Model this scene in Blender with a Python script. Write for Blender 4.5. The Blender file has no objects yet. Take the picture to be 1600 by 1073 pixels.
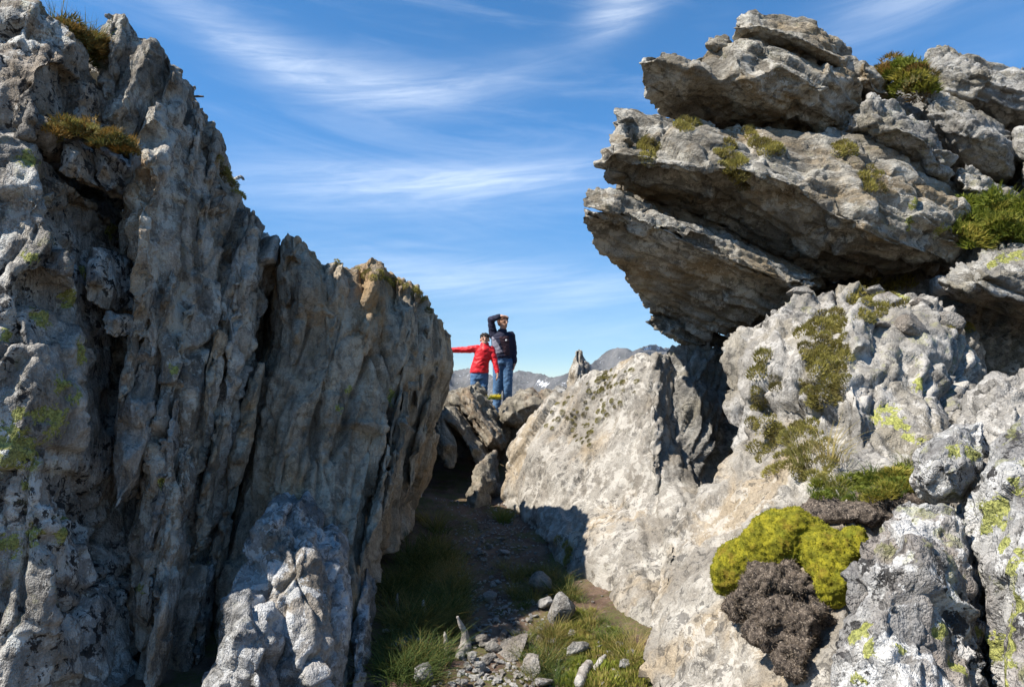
import bpy, bmesh, math, random, time
import numpy as np
from mathutils import Vector, Matrix, noise as mnoise
from mathutils.geometry import delaunay_2d_cdt
T0 = time.time()
QUAL = 1.40           # voxel size multiplier (bigger = coarser)
scene = bpy.context.scene
col = scene.collection

# ------------------------------------------------------------------ camera
CAM = Vector((0.0, 0.0, 1.6))
PITCH = math.radians(4.0)
cd = bpy.data.cameras.new('camera')
cd.lens = 24.0; cd.sensor_width = 36.0; cd.clip_start = 0.05; cd.clip_end = 60000
cam = bpy.data.objects.new('camera', cd); col.objects.link(cam)
cam.location = CAM; cam.rotation_euler = (math.radians(90) + PITCH, 0, 0)
scene.camera = cam
FPX = 24.0 / 36.0 * 1600

# ------------------------------------------------------------------ sun, sky
TO_SUN = Vector((-0.57, -0.25, 0.78)).normalized()
ELEV = math.asin(TO_SUN.z)
AZ = math.atan2(TO_SUN.x, TO_SUN.y)
sl = bpy.data.lights.new('sun', 'SUN'); sl.energy = 3.8; sl.angle = math.radians(0.53); sl.color = (1.0, 0.95, 0.87)
sun = bpy.data.objects.new('sun', sl); col.objects.link(sun)
sun.rotation_euler = (-TO_SUN).to_track_quat('-Z', 'Y').to_euler()
sun.location = (-20, 0, 30)

w = bpy.data.worlds.new('World'); scene.world = w; w.use_nodes = True
nt = w.node_tree; nt.nodes.clear()
def N(tree, kind, **kw):
    n = tree.nodes.new(kind)
    for k, v in kw.items():
        setattr(n, k, v)
    return n
def lk(tree, a, b): tree.links.new(a, b)
def mth(tree, op, a, b=None, c=None, clamp=False):
    n = tree.nodes.new('ShaderNodeMath'); n.operation = op; n.use_clamp = clamp
    for i, v in enumerate((a, b, c)):
        if v is None: continue
        if isinstance(v, (int, float)): n.inputs[i].default_value = v
        else: tree.links.new(v, n.inputs[i])
    return n.outputs[0]
def mapr(tree, v, a, b, c=0.0, d=1.0, smooth=True):
    n = tree.nodes.new('ShaderNodeMapRange'); n.interpolation_type = 'SMOOTHSTEP' if smooth else 'LINEAR'
    tree.links.new(v, n.inputs[0])
    for i, x in zip((1, 2, 3, 4), (a, b, c, d)): n.inputs[i].default_value = x
    return n.outputs[0]
def mixc(tree, f, a, b):
    n = tree.nodes.new('ShaderNodeMix'); n.data_type = 'RGBA'; n.clamp_factor = True
    if isinstance(f, (int, float)): n.inputs[0].default_value = f
    else: tree.links.new(f, n.inputs[0])
    for i, v in ((6, a), (7, b)):
        if isinstance(v, (tuple, list)): n.inputs[i].default_value = (v[0], v[1], v[2], 1)
        else: tree.links.new(v, n.inputs[i])
    return n.outputs[2]
sky = N(nt, 'ShaderNodeTexSky', sky_type='NISHITA', sun_disc=False, sun_elevation=ELEV, sun_rotation=AZ,
        altitude=3000, air_density=1.0, dust_density=0.0, ozone_density=2.5)
# thin cirrus: stretched noise on the sky's own dome, streaks as in the photograph and on over the rest of the sky
tc = N(nt, 'ShaderNodeTexCoord')
sep = N(nt, 'ShaderNodeSeparateXYZ'); lk(nt, tc.outputs['Generated'], sep.inputs[0])
az = mth(nt, 'MULTIPLY', mth(nt, 'ARCTAN2', sep.outputs[0], sep.outputs[1]), 57.2958)
el = mth(nt, 'MULTIPLY', mth(nt, 'ARCSINE', sep.outputs[2]), 57.2958)
def cloud_noise(sx, sy, scale, detail, seed, rough=0.6, dist=0.0, shear=0.0):
    cb = N(nt, 'ShaderNodeCombineXYZ')
    lk(nt, mth(nt, 'MULTIPLY', az, sx), cb.inputs[0])
    lk(nt, mth(nt, 'MULTIPLY', mth(nt, 'MULTIPLY_ADD', az, shear, el), sy), cb.inputs[1]); cb.inputs[2].default_value = seed
    n = N(nt, 'ShaderNodeTexNoise'); n.inputs['Scale'].default_value = scale; n.inputs['Detail'].default_value = detail
    n.inputs['Roughness'].default_value = rough; n.inputs['Distortion'].default_value = dist
    lk(nt, cb.outputs[0], n.inputs['Vector']); return n.outputs['Fac']
def streak(a0, e0, sa, se, tilt, bend=0.0):
    da = mth(nt, 'SUBTRACT', az, a0)
    line = mth(nt, 'ADD', mth(nt, 'MULTIPLY', da, tilt), mth(nt, 'MULTIPLY', mth(nt, 'MULTIPLY', da, da), bend))
    de = mth(nt, 'SUBTRACT', mth(nt, 'SUBTRACT', el, e0), line)
    q = mth(nt, 'ADD', mth(nt, 'POWER', mth(nt, 'ABSOLUTE', mth(nt, 'DIVIDE', da, sa)), 2.0),
            mth(nt, 'POWER', mth(nt, 'ABSOLUTE', mth(nt, 'DIVIDE', de, se)), 2.0))
    return mth(nt, 'EXPONENT', mth(nt, 'MULTIPLY', q, -1.0))
n1 = cloud_noise(0.05, 0.32, 1.0, 9, 3.1, 0.62, 0.9, 0.12)
n2 = cloud_noise(0.10, 0.9, 1.0, 8, 8.4, 0.65, 0.5, -0.10)
n3 = cloud_noise(0.03, 0.10, 1.0, 5, 1.7, 0.55, 0.4)
base_c = mth(nt, 'MULTIPLY', mapr(nt, n1, 0.42, 0.85), mapr(nt, n3, 0.35, 0.7))
fib = mapr(nt, n2, 0.25, 0.85)
tot = mth(nt, 'MULTIPLY', base_c, 0.25)
for (a0, e0, sa, se, tl, bd, st) in ((-14, 24.2, 13, 1.7, -0.10, 0.012, 0.95), (-4, 17.2, 12, 1.6, 0.04, 0.004, 0.85), (-18, 15.5, 14, 2.2, -0.05, 0, 0.30),
                                     (9.5, 29.8, 3.0, 1.5, 0.25, 0, 0.9), (-2, 9.0, 16, 2.2, -0.06, 0.0, 0.6), (36, 29, 10, 2.2, 0.3, 0, 0.6), (2, 5.0, 14, 1.2, 0.0, 0.0, 0.25),
                                     (-52, 31, 12, 2.5, 0.1, 0, 0.7), (60, 22, 16, 2.4, -0.1, 0, 0.7), (120, 35, 22, 3, 0.1, 0, 0.8), (-110, 30, 22, 3, 0.1, 0, 0.8), (180, 25, 22, 3, 0, 0, 0.8)):
    tot = mth(nt, 'ADD', tot, mth(nt, 'MULTIPLY', streak(a0, e0, sa, se, tl, bd), mth(nt, 'MULTIPLY', mth(nt, 'MULTIPLY_ADD', fib, 0.75, 0.25), st)))
cov = mth(nt, 'MULTIPLY', mth(nt, 'MINIMUM', tot, 1.0), mapr(nt, el, -0.5, 3.0))
hs = N(nt, 'ShaderNodeHueSaturation'); hs.inputs['Saturation'].default_value = 1.25; hs.inputs['Value'].default_value = 0.62; hs.inputs['Hue'].default_value = 0.495
lk(nt, sky.outputs[0], hs.inputs['Color'])
hzn = N(nt, 'ShaderNodeVectorMath', operation='SCALE'); lk(nt, hs.outputs[0], hzn.inputs[0]); lk(nt, mapr(nt, el, 0.0, 22.0, 0.56, 1.0), hzn.inputs['Scale'])   # horizon brightness dimmed in the sky colour by elevation, all round
bgc = mixc(nt, mth(nt, 'MULTIPLY', cov, 0.66), hzn.outputs[0], (3.7, 3.95, 4.2))
bg = N(nt, 'ShaderNodeBackground'); bg.inputs['Strength'].default_value = 0.15
lk(nt, bgc, bg.inputs['Color'])
wo = N(nt, 'ShaderNodeOutputWorld'); lk(nt, bg.outputs[0], wo.inputs['Surface'])
scene.view_settings.view_transform = 'Standard'; scene.view_settings.look = 'None'
scene.view_settings.gamma = 1.0; scene.view_settings.use_curve_mapping = False
scene.view_settings.exposure = 1.32
scene.cycles.use_denoising = True
scene.cycles.max_bounces = 6; scene.cycles.diffuse_bounces = 4; scene.cycles.volume_bounces = 0; scene.cycles.transparent_max_bounces = 4

# ------------------------------------------------------------------ projection helpers
cP, sP = math.cos(PITCH), math.sin(PITCH)
def ray(px, py):
    dx = (px - 800.0) / FPX; dz = -(py - 536.5) / FPX
    return Vector((dx, cP - dz * sP, sP + dz * cP))
def at(px, py, Y):
    d = ray(px, py); return CAM + d * (Y / d.y)
def project(P):
    d = P - np.array(CAM); f = d[:, 1] * cP + d[:, 2] * sP; u = -d[:, 1] * sP + d[:, 2] * cP
    return 800 + FPX * d[:, 0] / f, 536.5 - FPX * u / f, f

# ------------------------------------------------------------------ numpy noise
_r = np.random.RandomState(7)
_G = _r.normal(size=(1024, 3)).astype(np.float32); _G /= np.linalg.norm(_G, axis=1)[:, None]
_GX, _GY, _GZ = (np.ascontiguousarray(_G[:, k]) for k in range(3))
_V = _r.rand(1024, 4).astype(np.float32)
def _h(ix, iy, iz, seed):
    h = ix * np.int32(374761393) + iy * np.int32(668265263) + iz * np.int32(1274126177) + np.int32(seed * 974711 & 0x7fffffff)
    h = (h ^ (h >> 13)) * np.int32(1103515245)
    return (h ^ (h >> 16)) & np.int32(1023)
np.seterr(over='ignore')
def perlin(P, seed=0):
    P = P.astype(np.float32); i0 = np.floor(P).astype(np.int32); f = P - i0
    u = f * f * f * (f * (f * 6 - 15) + 10); out = np.zeros(len(P), np.float32)
    fx, fy, fz = (np.ascontiguousarray(f[:, k]) for k in range(3)); ux, uy, uz = (np.ascontiguousarray(u[:, k]) for k in range(3))
    jx, jy, jz = (np.ascontiguousarray(i0[:, k]) for k in range(3))
    for a in (0, 1):
        wx = ux if a else 1 - ux
        for b in (0, 1):
            wxy = wx * (uy if b else 1 - uy)
            for c in (0, 1):
                h = _h(jx + a, jy + b, jz + c, seed)
                out += wxy * (uz if c else 1 - uz) * (_GX[h] * (fx - a) + _GY[h] * (fy - b) + _GZ[h] * (fz - c))
    return out * 1.5
def fbm(P, octv=4, seed=0, gain=0.5, ridged=False):
    out = np.zeros(len(P), np.float32); a = 1.0; Q = P
    for o in range(octv):
        n = perlin(Q, seed + o * 17)
        out += a * ((0.5 - np.abs(n)) * 1.6 - 0.4 if ridged else n); a *= gain; Q = Q * 2.03 + 11.3
    return out
def worley(P, seed=0):
    P = P.astype(np.float32) - 0.5; i0 = np.floor(P).astype(np.int32); fr = P - i0
    n = len(P); f1 = np.full(n, 9.0, np.float32); f2 = f1.copy(); idx = np.zeros(n, np.int32); off = np.zeros((n, 3), np.float32)
    for a in (0, 1):
        for b in (0, 1):
            for c in (0, 1):
                h = _h(i0[:, 0] + a, i0[:, 1] + b, i0[:, 2] + c, seed)
                d = fr - (_V[h, :3] * 0.8 - 0.4) - np.array((a, b, c), np.float32)
                dist = np.sqrt(np.einsum('ij,ij->i', d, d)); m = dist < f1
                f2 = np.where(m, f1, np.minimum(f2, dist)); f1 = np.where(m, dist, f1); idx = np.where(m, h, idx); off[m] = d[m]
    return f1, f2, idx, off

def facets(P, seed=0, K=0.8, G=0.75):
    """scooped fracture facets meeting in sharp arrises, plus the cell border distance for cracks"""
    P = P.astype(np.float32) - 0.5; i0 = np.floor(P).astype(np.int32); fr = P - i0; n = len(P)
    f1 = np.full(n, 9.0, np.float32); f2 = f1.copy(); idx = np.zeros(n, np.int32); mn = np.full(n, 9.0, np.float32)
    for a in (0, 1):
        for b in (0, 1):
            for c in (0, 1):
                h = _h(i0[:, 0] + a, i0[:, 1] + b, i0[:, 2] + c, seed)
                v = _V[h]; dx = fr[:, 0] - (v[:, 0] * 0.8 - 0.4) - a; dy = fr[:, 1] - (v[:, 1] * 0.8 - 0.4) - b; dz = fr[:, 2] - (v[:, 2] * 0.8 - 0.4) - c
                d2 = dx * dx + dy * dy + dz * dz
                mn = np.minimum(mn, v[:, 3] * 0.7 + G * (_GX[h] * dx + _GY[h] * dy + _GZ[h] * dz) + K * d2)
                m = d2 < f1; f2 = np.where(m, f1, np.minimum(f2, d2)); f1 = np.where(m, d2, f1); idx = np.where(m, h, idx)
    return mn + 0.08, np.sqrt(f2) - np.sqrt(f1), idx

def cracks(Q, cell, seed):
    """distance in metres to the nearest joint between blocks, and how far that joint runs across the foliation"""
    cell = np.array(cell, np.float32); P = (Q / cell).astype(np.float32) - 0.5; i0 = np.floor(P).astype(np.int32); fr = P - i0; n = len(P)
    f1 = np.full(n, 9.0, np.float32); f2 = f1.copy(); o1 = np.zeros((n, 3), np.float32); o2 = o1.copy()
    for a in (0, 1):
        for b in (0, 1):
            for c in (0, 1):
                h = _h(i0[:, 0] + a, i0[:, 1] + b, i0[:, 2] + c, seed)
                d = fr - (_V[h, :3] * 0.8 - 0.4) - np.array((a, b, c), np.float32); d2 = np.einsum('ij,ij->i', d, d)
                m = d2 < f1; m2 = ~m & (d2 < f2)
                o2[m] = o1[m]; f2 = np.where(m, f1, np.where(m2, d2, f2)); o2[m2] = d[m2]; o1[m] = d[m]; f1 = np.where(m, d2, f1)
    g = (o1 - o2) / cell; gl = np.linalg.norm(g, axis=1) + 1e-6
    return (f2 - f1) * 0.5 / gl, np.abs(g[:, 0]) / gl

# ------------------------------------------------------------------ mesh helpers
def mesh_obj(name, V, F, mat=None, parent=None, smooth=True, link=True):
    me = bpy.data.meshes.new(name)
    if isinstance(V, np.ndarray) and isinstance(F, np.ndarray):
        k = F.shape[1]; me.vertices.add(len(V)); me.vertices.foreach_set('co', V.astype(np.float32).ravel())
        me.loops.add(F.size); me.loops.foreach_set('vertex_index', F.astype(np.int32).ravel())
        me.polygons.add(len(F)); me.polygons.foreach_set('loop_start', np.arange(0, F.size, k, dtype=np.int32))
        me.update(calc_edges=True); me.validate()
    else:
        me.from_pydata([tuple(v) for v in V], [], [tuple(f) for f in F]); me.update()
    if smooth: me.polygons.foreach_set('use_smooth', [True] * len(me.polygons))
    if mat: me.materials.append(mat)
    o = bpy.data.objects.new(name, me)
    if link: col.objects.link(o)
    if parent: o.parent = parent
    return o
def tag(o, label=None, cat=None, group=None, kind=None):
    if label: o['label'] = label
    if cat: o['category'] = cat
    if group: o['group'] = group
    if kind or label: o['kind'] = kind or 'thing'
    return o
def empty(name, loc=(0, 0, 0)):
    o = bpy.data.objects.new(name, None); col.objects.link(o); o.location = loc; o.empty_display_size = 0.2; return o
def put_under(o, root):
    o.parent = root; o.matrix_parent_inverse = Matrix.Translation(root.location).inverted()
def normals(V, F):
    a, b, c = V[F[:, 0]], V[F[:, 1]], V[F[:, 2]]; n = np.cross(c - a, b - V[F[:, 3]]) * -1 if F.shape[1] == 4 else np.cross(b - a, c - a)
    out = np.zeros_like(V)
    for k in range(3):
        for j in range(F.shape[1]): out[:, k] += np.bincount(F[:, j], weights=n[:, k], minlength=len(V))
    l = np.linalg.norm(out, axis=1); l[l == 0] = 1
    return (out / l[:, None]).astype(np.float32)
def remesh(V, F, vox):
    """voxel remesh of any (overlapping) closed shells -> numpy quads"""
    me = bpy.data.meshes.new('tmp'); me.from_pydata([tuple(v) for v in V], [], [tuple(f) for f in F]); me.update()
    bm = bmesh.new(); bm.from_mesh(me); bmesh.ops.recalc_face_normals(bm, faces=bm.faces); bm.to_mesh(me); bm.free()
    o = bpy.data.objects.new('tmp', me); col.objects.link(o)
    m = o.modifiers.new('r', 'REMESH'); m.mode = 'VOXEL'; m.voxel_size = vox; m.adaptivity = 0
    dg = bpy.context.evaluated_depsgraph_get(); ev = o.evaluated_get(dg); em = ev.to_mesh()
    nv = len(em.vertices); Vn = np.empty(nv * 3, np.float32); em.vertices.foreach_get('co', Vn); Vn = Vn.reshape(-1, 3)
    nl = len(em.loops); L = np.empty(nl, np.int32); em.loops.foreach_get('vertex_index', L)
    ls = np.empty(len(em.polygons), np.int32); em.polygons.foreach_get('loop_total', ls)
    if (ls == 4).all(): Fn = L.reshape(-1, 4)
    else:
        q = []; p = 0
        for t in ls:
            vs = L[p:p + t]; p += t; q.append(vs if t == 4 else (vs[0], vs[1], vs[2], vs[2]))
        Fn = np.array(q, np.int32)
    ev.to_mesh_clear(); bpy.data.objects.remove(o); bpy.data.meshes.remove(me)
    return Vn, Fn
def smooth_np(V, F, it, lam=0.6):
    e = np.concatenate([F[:, [0, 1]], F[:, [1, 2]], F[:, [2, 3]], F[:, [3, 0]]])
    e = np.concatenate([e, e[:, ::-1]]); deg = np.bincount(e[:, 0], minlength=len(V)).astype(np.float32); deg[deg == 0] = 1
    for _ in range(it):
        A = np.stack([np.bincount(e[:, 0], weights=V[e[:, 1], k], minlength=len(V)) for k in range(3)], 1) / deg[:, None]
        V = V + lam * (A - V)
    return V.astype(np.float32)
def shell(outline, inner, ext, shrink=1.0):
    """closed volume: an irregular front surface through the control points, its side walls and a back"""
    pts = list(outline) + list(inner); n = len(outline)
    vc, _, faces, ov, _, _ = delaunay_2d_cdt([Vector((p[0], p[1])) for p in pts], [], [list(range(n))], 1, 1e-4)
    src = [o[0] if o else 0 for o in ov]
    front = [at(*pts[s]) for s in src]
    ext = Vector(ext); cen = sum(front, Vector()) / len(front)
    back = [cen + (p - cen) * shrink + ext for p in front]
    V = front + back; m = len(front); inv = {s: i for i, s in enumerate(src)}
    F = [tuple(f) for f in faces] + [tuple(reversed([i + m for i in f])) for f in faces]
    ring = [inv[i] for i in range(n) if i in inv]
    for i in range(len(ring)):
        a, b = ring[i], ring[(i + 1) % len(ring)]; F.append((a, b, b + m, a + m))
    return V, F

LEFT_FRAME = (Vector((0.20, 0.05, 0.97)).normalized(), Vector((0.75, 0.62, -0.2)).normalized())
def frame(s, t):
    s = Vector(s).normalized(); n = s.cross(Vector(t)).normalized(); t = n.cross(s); return np.array([s, t, n], np.float32)
STATS = []
CAMN = np.array(CAM, np.float32)
def keep(V, F, n, fine):
    """fine mesh where a viewer near the camera can see the rock, coarse mesh for its far sides"""
    c = V[F].mean(1); nf = n[F].mean(1); to = CAMN - c; to /= np.linalg.norm(to, axis=1)[:, None] + 1e-6
    fac = (nf * to).sum(1); px, py, f = project(c)
    inf = (px > -140) & (px < 1740) & (py > -120) & (py < 1190) & (f > 0.3)
    m = (fac > -0.55) & inf if fine else (fac < -0.36) | ~((px > -110) & (px < 1710) & (py > -90) & (py < 1160))
    F = F[m]; used = np.zeros(len(V), bool); used[F.ravel()] = True; new = np.cumsum(used) - 1
    return V[used], new[F].astype(np.int32), n[used]
def rock(name, outline, inner, ext, mat, vox=0.012, fr=None, cell=(0.8, 0.4, 0.16), A=(0.05, 0.05, 0.03, 0.03), seed=1, smooth=6,
         shrink=0.9, parent=None, fine=1.0, crackw=0.05, lam=1.0):
    V0, F0 = shell(outline, inner, ext, shrink)
    B = frame((0, 0, 1), (1, 0, 0)) if fr is None else fr
    Vs, Fs, base = [], [], 0
    for lod, mul in ((True, 1.0), (False, 4.0)):
        V, F = remesh(V0, F0, vox * QUAL * mul)
        V = smooth_np(V, F, max(2, smooth - 3) if lod else 1)
        n = smooth_np(normals(V, F), F, 14 if lod else 3, 0.7); n /= np.linalg.norm(n, axis=1)[:, None] + 1e-6
        if lod: whole = len(F) < 26000
        if not whole: V, F, n = keep(V, F, n, lod)
        elif not lod: break
        if not len(F): continue
        V = weather(V, F, n, B, cell, A, seed, fine, crackw, lam, lod, whole)
        Vs.append(V); Fs.append(F + base); base += len(V)
    o = mesh_obj(name, np.concatenate(Vs), np.concatenate(Fs), mat, smooth=False)
    if parent: put_under(o, parent)
    STATS.append((name, sum(len(f) for f in Fs)))
    return o
def weather(V, F, n, B, cell, A, seed, fine, crackw, lam, lod, whole=False):
    V = V + n * (A[3] * fbm(V * 1.5, 2, seed))[:, None]
    Q = V @ B.T
    warp = np.stack([perlin(V * 1.3, seed + 5), perlin(V * 1.3, seed + 6), perlin(V * 1.3, seed + 7)], 1) * 0.06
    warp += np.stack([perlin(V * 6, seed + 15), perlin(V * 6, seed + 16), perlin(V * 6, seed + 17)], 1) * 0.008
    q = (Q + warp) / np.array(cell, np.float32)
    mn, _, _ = facets(q, seed, 0.30, 1.15)
    d = A[0] * 1.25 * mn
    mn, _, _ = facets(q * np.array((1.8, 2.2, 2.1), np.float32) + 5.5, seed + 3, 0.28, 1.2)
    g2 = np.clip(0.5 + 1.8 * perlin(V * 1.6, seed + 41), 0, 1)
    d += A[0] * 0.65 * mn * (0.35 + g2)
    cc = np.array(cell, np.float32)
    e, al = cracks(Q + warp + 3.7, np.maximum(cc * 0.95, (0.2, 0.16, 0.12)), seed + 9)
    gate = np.clip(0.45 + 2.2 * perlin(V * 0.9, seed + 31), 0, 1) * (1 - 0.75 * al)
    wv = crackw * (0.35 + 0.5 * gate)
    d -= A[1] * 1.7 * np.exp(-(e / (wv * 0.6)) ** 2) * gate
    e, al = cracks(Q + warp * 0.7 + 7.1, np.maximum(cc * 0.42, (0.12, 0.09, 0.07)), seed + 12)
    d -= A[1] * 0.7 * np.exp(-(e / 0.013) ** 2) * np.clip(0.2 + 2.2 * perlin(V * 1.4, seed + 33), 0, 1) * (1 - 0.75 * al)
    if lod:
        mn, e, idx = facets((Q + warp) / np.maximum(np.array(cell, np.float32) / np.array((3.4, 4.6, 4.2), np.float32), np.array((0.07, 0.05, 0.045), np.float32)) + 9.1, seed + 4, 0.28, 1.2)
        d += A[0] * 0.36 * mn * (0.3 + g2)
        # foliation ridges and a pitted skin
        qs = (Q + warp * 0.6) / np.array((cell[0] * 0.9, cell[1] * 0.7, cell[2] * 0.5), np.float32)
        d += A[2] * fbm(qs, 3, seed + 50, 0.55, ridged=True)
        ql = (Q + warp * 0.35) / np.array((cell[0] * 0.7, cell[1] * 0.7, max(0.05, cell[2] * 0.36)), np.float32)
        d += A[2] * lam * (np.abs(perlin(ql, seed + 90) * 1.6) - 0.3) * g2
        tv = CAMN - V; tv /= np.linalg.norm(tv, axis=1)[:, None]; fv = (n * tv).sum(1)
        sink = np.clip((-0.38 - fv) / 0.12, 0, 1)
        d += 0.0035 * fine * fbm(V * 19, 2, seed + 60, 0.6)
        pit = perlin(V * 13 + 3.3, seed + 70); d -= 0.022 * fine * np.clip(pit - 0.22, 0, 1) * 2
    d = np.clip(d, -0.20, 0.075)
    if lod:
        if not whole: d = d - 0.05 * sink
    else:
        tv = CAMN - V; tv /= np.linalg.norm(tv, axis=1)[:, None]; d = np.clip(d, -0.08, 0.02) * 0.4 - 0.07 - 0.04 * np.clip(((n * tv).sum(1) + 0.65) / 0.25, 0, 1)
    V = V + n * d[:, None]
    if lod:
        V = smooth_np(V, F, 1, 0.2)
        n = normals(V, F)
        V = V + n * (0.0035 * fine * fbm(V * 46, 2, seed + 80, 0.6))[:, None]
    return V

# ------------------------------------------------------------------ materials
def new_mat(name):
    m = bpy.data.materials.new(name); m.use_nodes = True; t = m.node_tree
    b = t.nodes['Principled BSDF']; b.inputs['Specular IOR Level'].default_value = 0.25
    return m, t, b
def tnoise(t, vec, scale, detail=4, rough=0.55, dist=0.0, out='Fac'):
    n = N(t, 'ShaderNodeTexNoise'); n.inputs['Scale'].default_value = scale; n.inputs['Detail'].default_value = detail
    n.inputs['Roughness'].default_value = rough; n.inputs['Distortion'].default_value = dist; lk(t, vec, n.inputs['Vector']); return n.outputs[out]
def stretched(t, vec, rot, scl):
    m = N(t, 'ShaderNodeMapping'); m.inputs['Rotation'].default_value = rot; m.inputs['Scale'].default_value = scl
    lk(t, vec, m.inputs['Vector']); return m.outputs[0]
def rock_mat(name, light, mid, dark, ochre, spots=0.5, pale=0.5, lich=0.0, stretch=((0, 0, 0), (1, 1, 1)), streak=0.5, bump=1.0, grain=1.0, och=0.4, seed=0.0):
    m, t, b = new_mat(name)
    g = N(t, 'ShaderNodeNewGeometry'); add = N(t, 'ShaderNodeVectorMath', operation='ADD'); add.inputs[1].default_value = (seed, seed * 1.7, -seed)
    lk(t, g.outputs['Position'], add.inputs[0]); p = add.outputs[0]
    ps = stretched(t, p, *stretch)
    # body colour: blotches of mid and light, foliation streaks, ochre weathering
    c = mixc(t, mapr(t, tnoise(t, p, 2.6, 7, 0.68), 0.41, 0.57), mid, light)
    c = mixc(t, mth(t, 'MULTIPLY', mapr(t, tnoise(t, ps, 5.0, 7, 0.65, 0.6), 0.46, 0.60), streak), c, dark)
    c = mixc(t, mth(t, 'MULTIPLY', mapr(t, tnoise(t, ps, 1.9, 5, 0.6, 0.4), 0.48, 0.62), och), c, ochre)
    # crystalline grain
    v = N(t, 'ShaderNodeTexVoronoi'); v.inputs['Scale'].default_value = 120; lk(t, p, v.inputs['Vector'])
    sp = N(t, 'ShaderNodeSeparateColor'); lk(t, v.outputs['Color'], sp.inputs[0])
    gr = mapr(t, tnoise(t, p, 70, 3, 0.7), 0.3, 0.7)
    gfac = mth(t, 'MULTIPLY_ADD', mth(t, 'MULTIPLY_ADD', sp.outputs[0], 0.5, mth(t, 'MULTIPLY', gr, 0.5)), 0.55 * grain, 1 - 0.29 * grain)
    mul = N(t, 'ShaderNodeVectorMath', operation='SCALE'); lk(t, c, mul.inputs[0]); lk(t, gfac, mul.inputs['Scale']); c = mul.outputs[0]
    # pale crust lichen, black crust lichen, each with crisp ragged rims
    pn = tnoise(t, p, 6.5, 8, 0.72, 0.3); pm = mapr(t, pn, 0.515, 0.54)
    pl = mth(t, 'MULTIPLY', pm, mapr(t, tnoise(t, p, 1.3, 3), 0.38, 0.56))
    c = mixc(t, mth(t, 'MULTIPLY', pl, pale), c, tuple(min(0.62, x * 1.45 + 0.05) for x in light))
    bn = tnoise(t, p, 17, 6, 0.68, 0.5); bm_ = mapr(t, bn, 0.545, 0.57)
    bl = mth(t, 'MULTIPLY', bm_, mapr(t, tnoise(t, p, 2.1, 3), 0.40, 0.54))
    c = mixc(t, mth(t, 'MULTIPLY', bl, spots), c, (0.028, 0.026, 0.025))
    # round grey-white lichen discs
    v2 = N(t, 'ShaderNodeTexVoronoi'); v2.inputs['Scale'].default_value = 5.5; lk(t, p, v2.inputs['Vector'])
    s2 = N(t, 'ShaderNodeSeparateColor'); lk(t, v2.outputs['Color'], s2.inputs[0])
    rad = mth(t, 'MULTIPLY', mth(t, 'GREATER_THAN', s2.outputs[0], 0.62), mth(t, 'MULTIPLY_ADD', s2.outputs[1], 0.16, 0.05))
    dd = mth(t, 'ADD', v2.outputs['Distance'], mth(t, 'MULTIPLY_ADD', tnoise(t, p, 40, 4), 0.14, -0.07))
    disc = mth(t, 'LESS_THAN', dd, rad)
    c = mixc(t, mth(t, 'MULTIPLY', disc, 0.55 * pale), c, (0.50, 0.49, 0.45))
    # map lichen (yellow green): where the rock's own attribute puts it, plus a sprinkle
    at_ = N(t, 'ShaderNodeAttribute'); at_.attribute_name = 'lichen'
    ln = tnoise(t, p, 22, 6, 0.7, 0.4)
    lm = mth(t, 'ADD', mth(t, 'MULTIPLY', at_.outputs['Fac'], 0.9), mth(t, 'MULTIPLY_ADD', ln, 4.2, -2.1))
    lmk = mth(t, 'MULTIPLY', mapr(t, lm, 0.42, 0.52), mapr(t, at_.outputs['Fac'], 0.02, 0.2))
    ls = mapr(t, mth(t, 'MULTIPLY', mapr(t, tnoise(t, p, 11, 6, 0.7), 0.55, 0.60), mapr(t, tnoise(t, p, 0.9, 3), 0.46, 0.58)), 0.2, 0.6)
    lcol = mixc(t, mapr(t, tnoise(t, p, 80, 4, 0.7), 0.35, 0.65), (0.13, 0.14, 0.03), (0.42, 0.42, 0.11))
    c = mixc(t, mth(t, 'MAXIMUM', mth(t, 'MULTIPLY', lmk, 0.92), mth(t, 'MULTIPLY', ls, lich)), c, lcol)
    lk(t, c, b.inputs['Base Color']); b.inputs['Roughness'].default_value = 0.88
    # relief
    h = mth(t, 'MULTIPLY_ADD', tnoise(t, p, 30, 5, 0.72), 1.0, mth(t, 'MULTIPLY', tnoise(t, ps, 14, 6, 0.7, 0.3), 1.3))
    h = mth(t, 'MULTIPLY_ADD', v.outputs['Distance'], -0.25, h)
    rg = mth(t, 'ABSOLUTE', mth(t, 'SUBTRACT', tnoise(t, ps, 9, 6, 0.65, 0.5), 0.5)); h = mth(t, 'MULTIPLY_ADD', rg, 3.2, h)
    ve = N(t, 'ShaderNodeTexVoronoi', feature='DISTANCE_TO_EDGE'); ve.inputs['Scale'].default_value = 9.0
    wv_ = N(t, 'ShaderNodeVectorMath', operation='MULTIPLY_ADD'); lk(t, tnoise(t, p, 12, 4, 0.6, 0, 'Color'), wv_.inputs[0]); wv_.inputs[1].default_value = (0.12, 0.12, 0.12); lk(t, ps, wv_.inputs[2])
    lk(t, wv_.outputs[0], ve.inputs['Vector']); ck = mapr(t, ve.outputs['Distance'], 0.0, 0.035)
    h = mth(t, 'MULTIPLY_ADD', mth(t, 'MULTIPLY', ck, mapr(t, tnoise(t, p, 1.9, 3), 0.42, 0.58)), 0.45, h)
    bp = N(t, 'ShaderNodeBump'); bp.inputs['Strength'].default_value = min(1.0, bump); bp.inputs['Distance'].default_value = 0.021 * bump
    lk(t, h, bp.inputs['Height']); lk(t, bp.outputs[0], b.inputs['Normal'])
    return m
LROT = ((0.0, math.radians(14), 0.0), (1.0, 1.0, 0.16))
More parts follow.
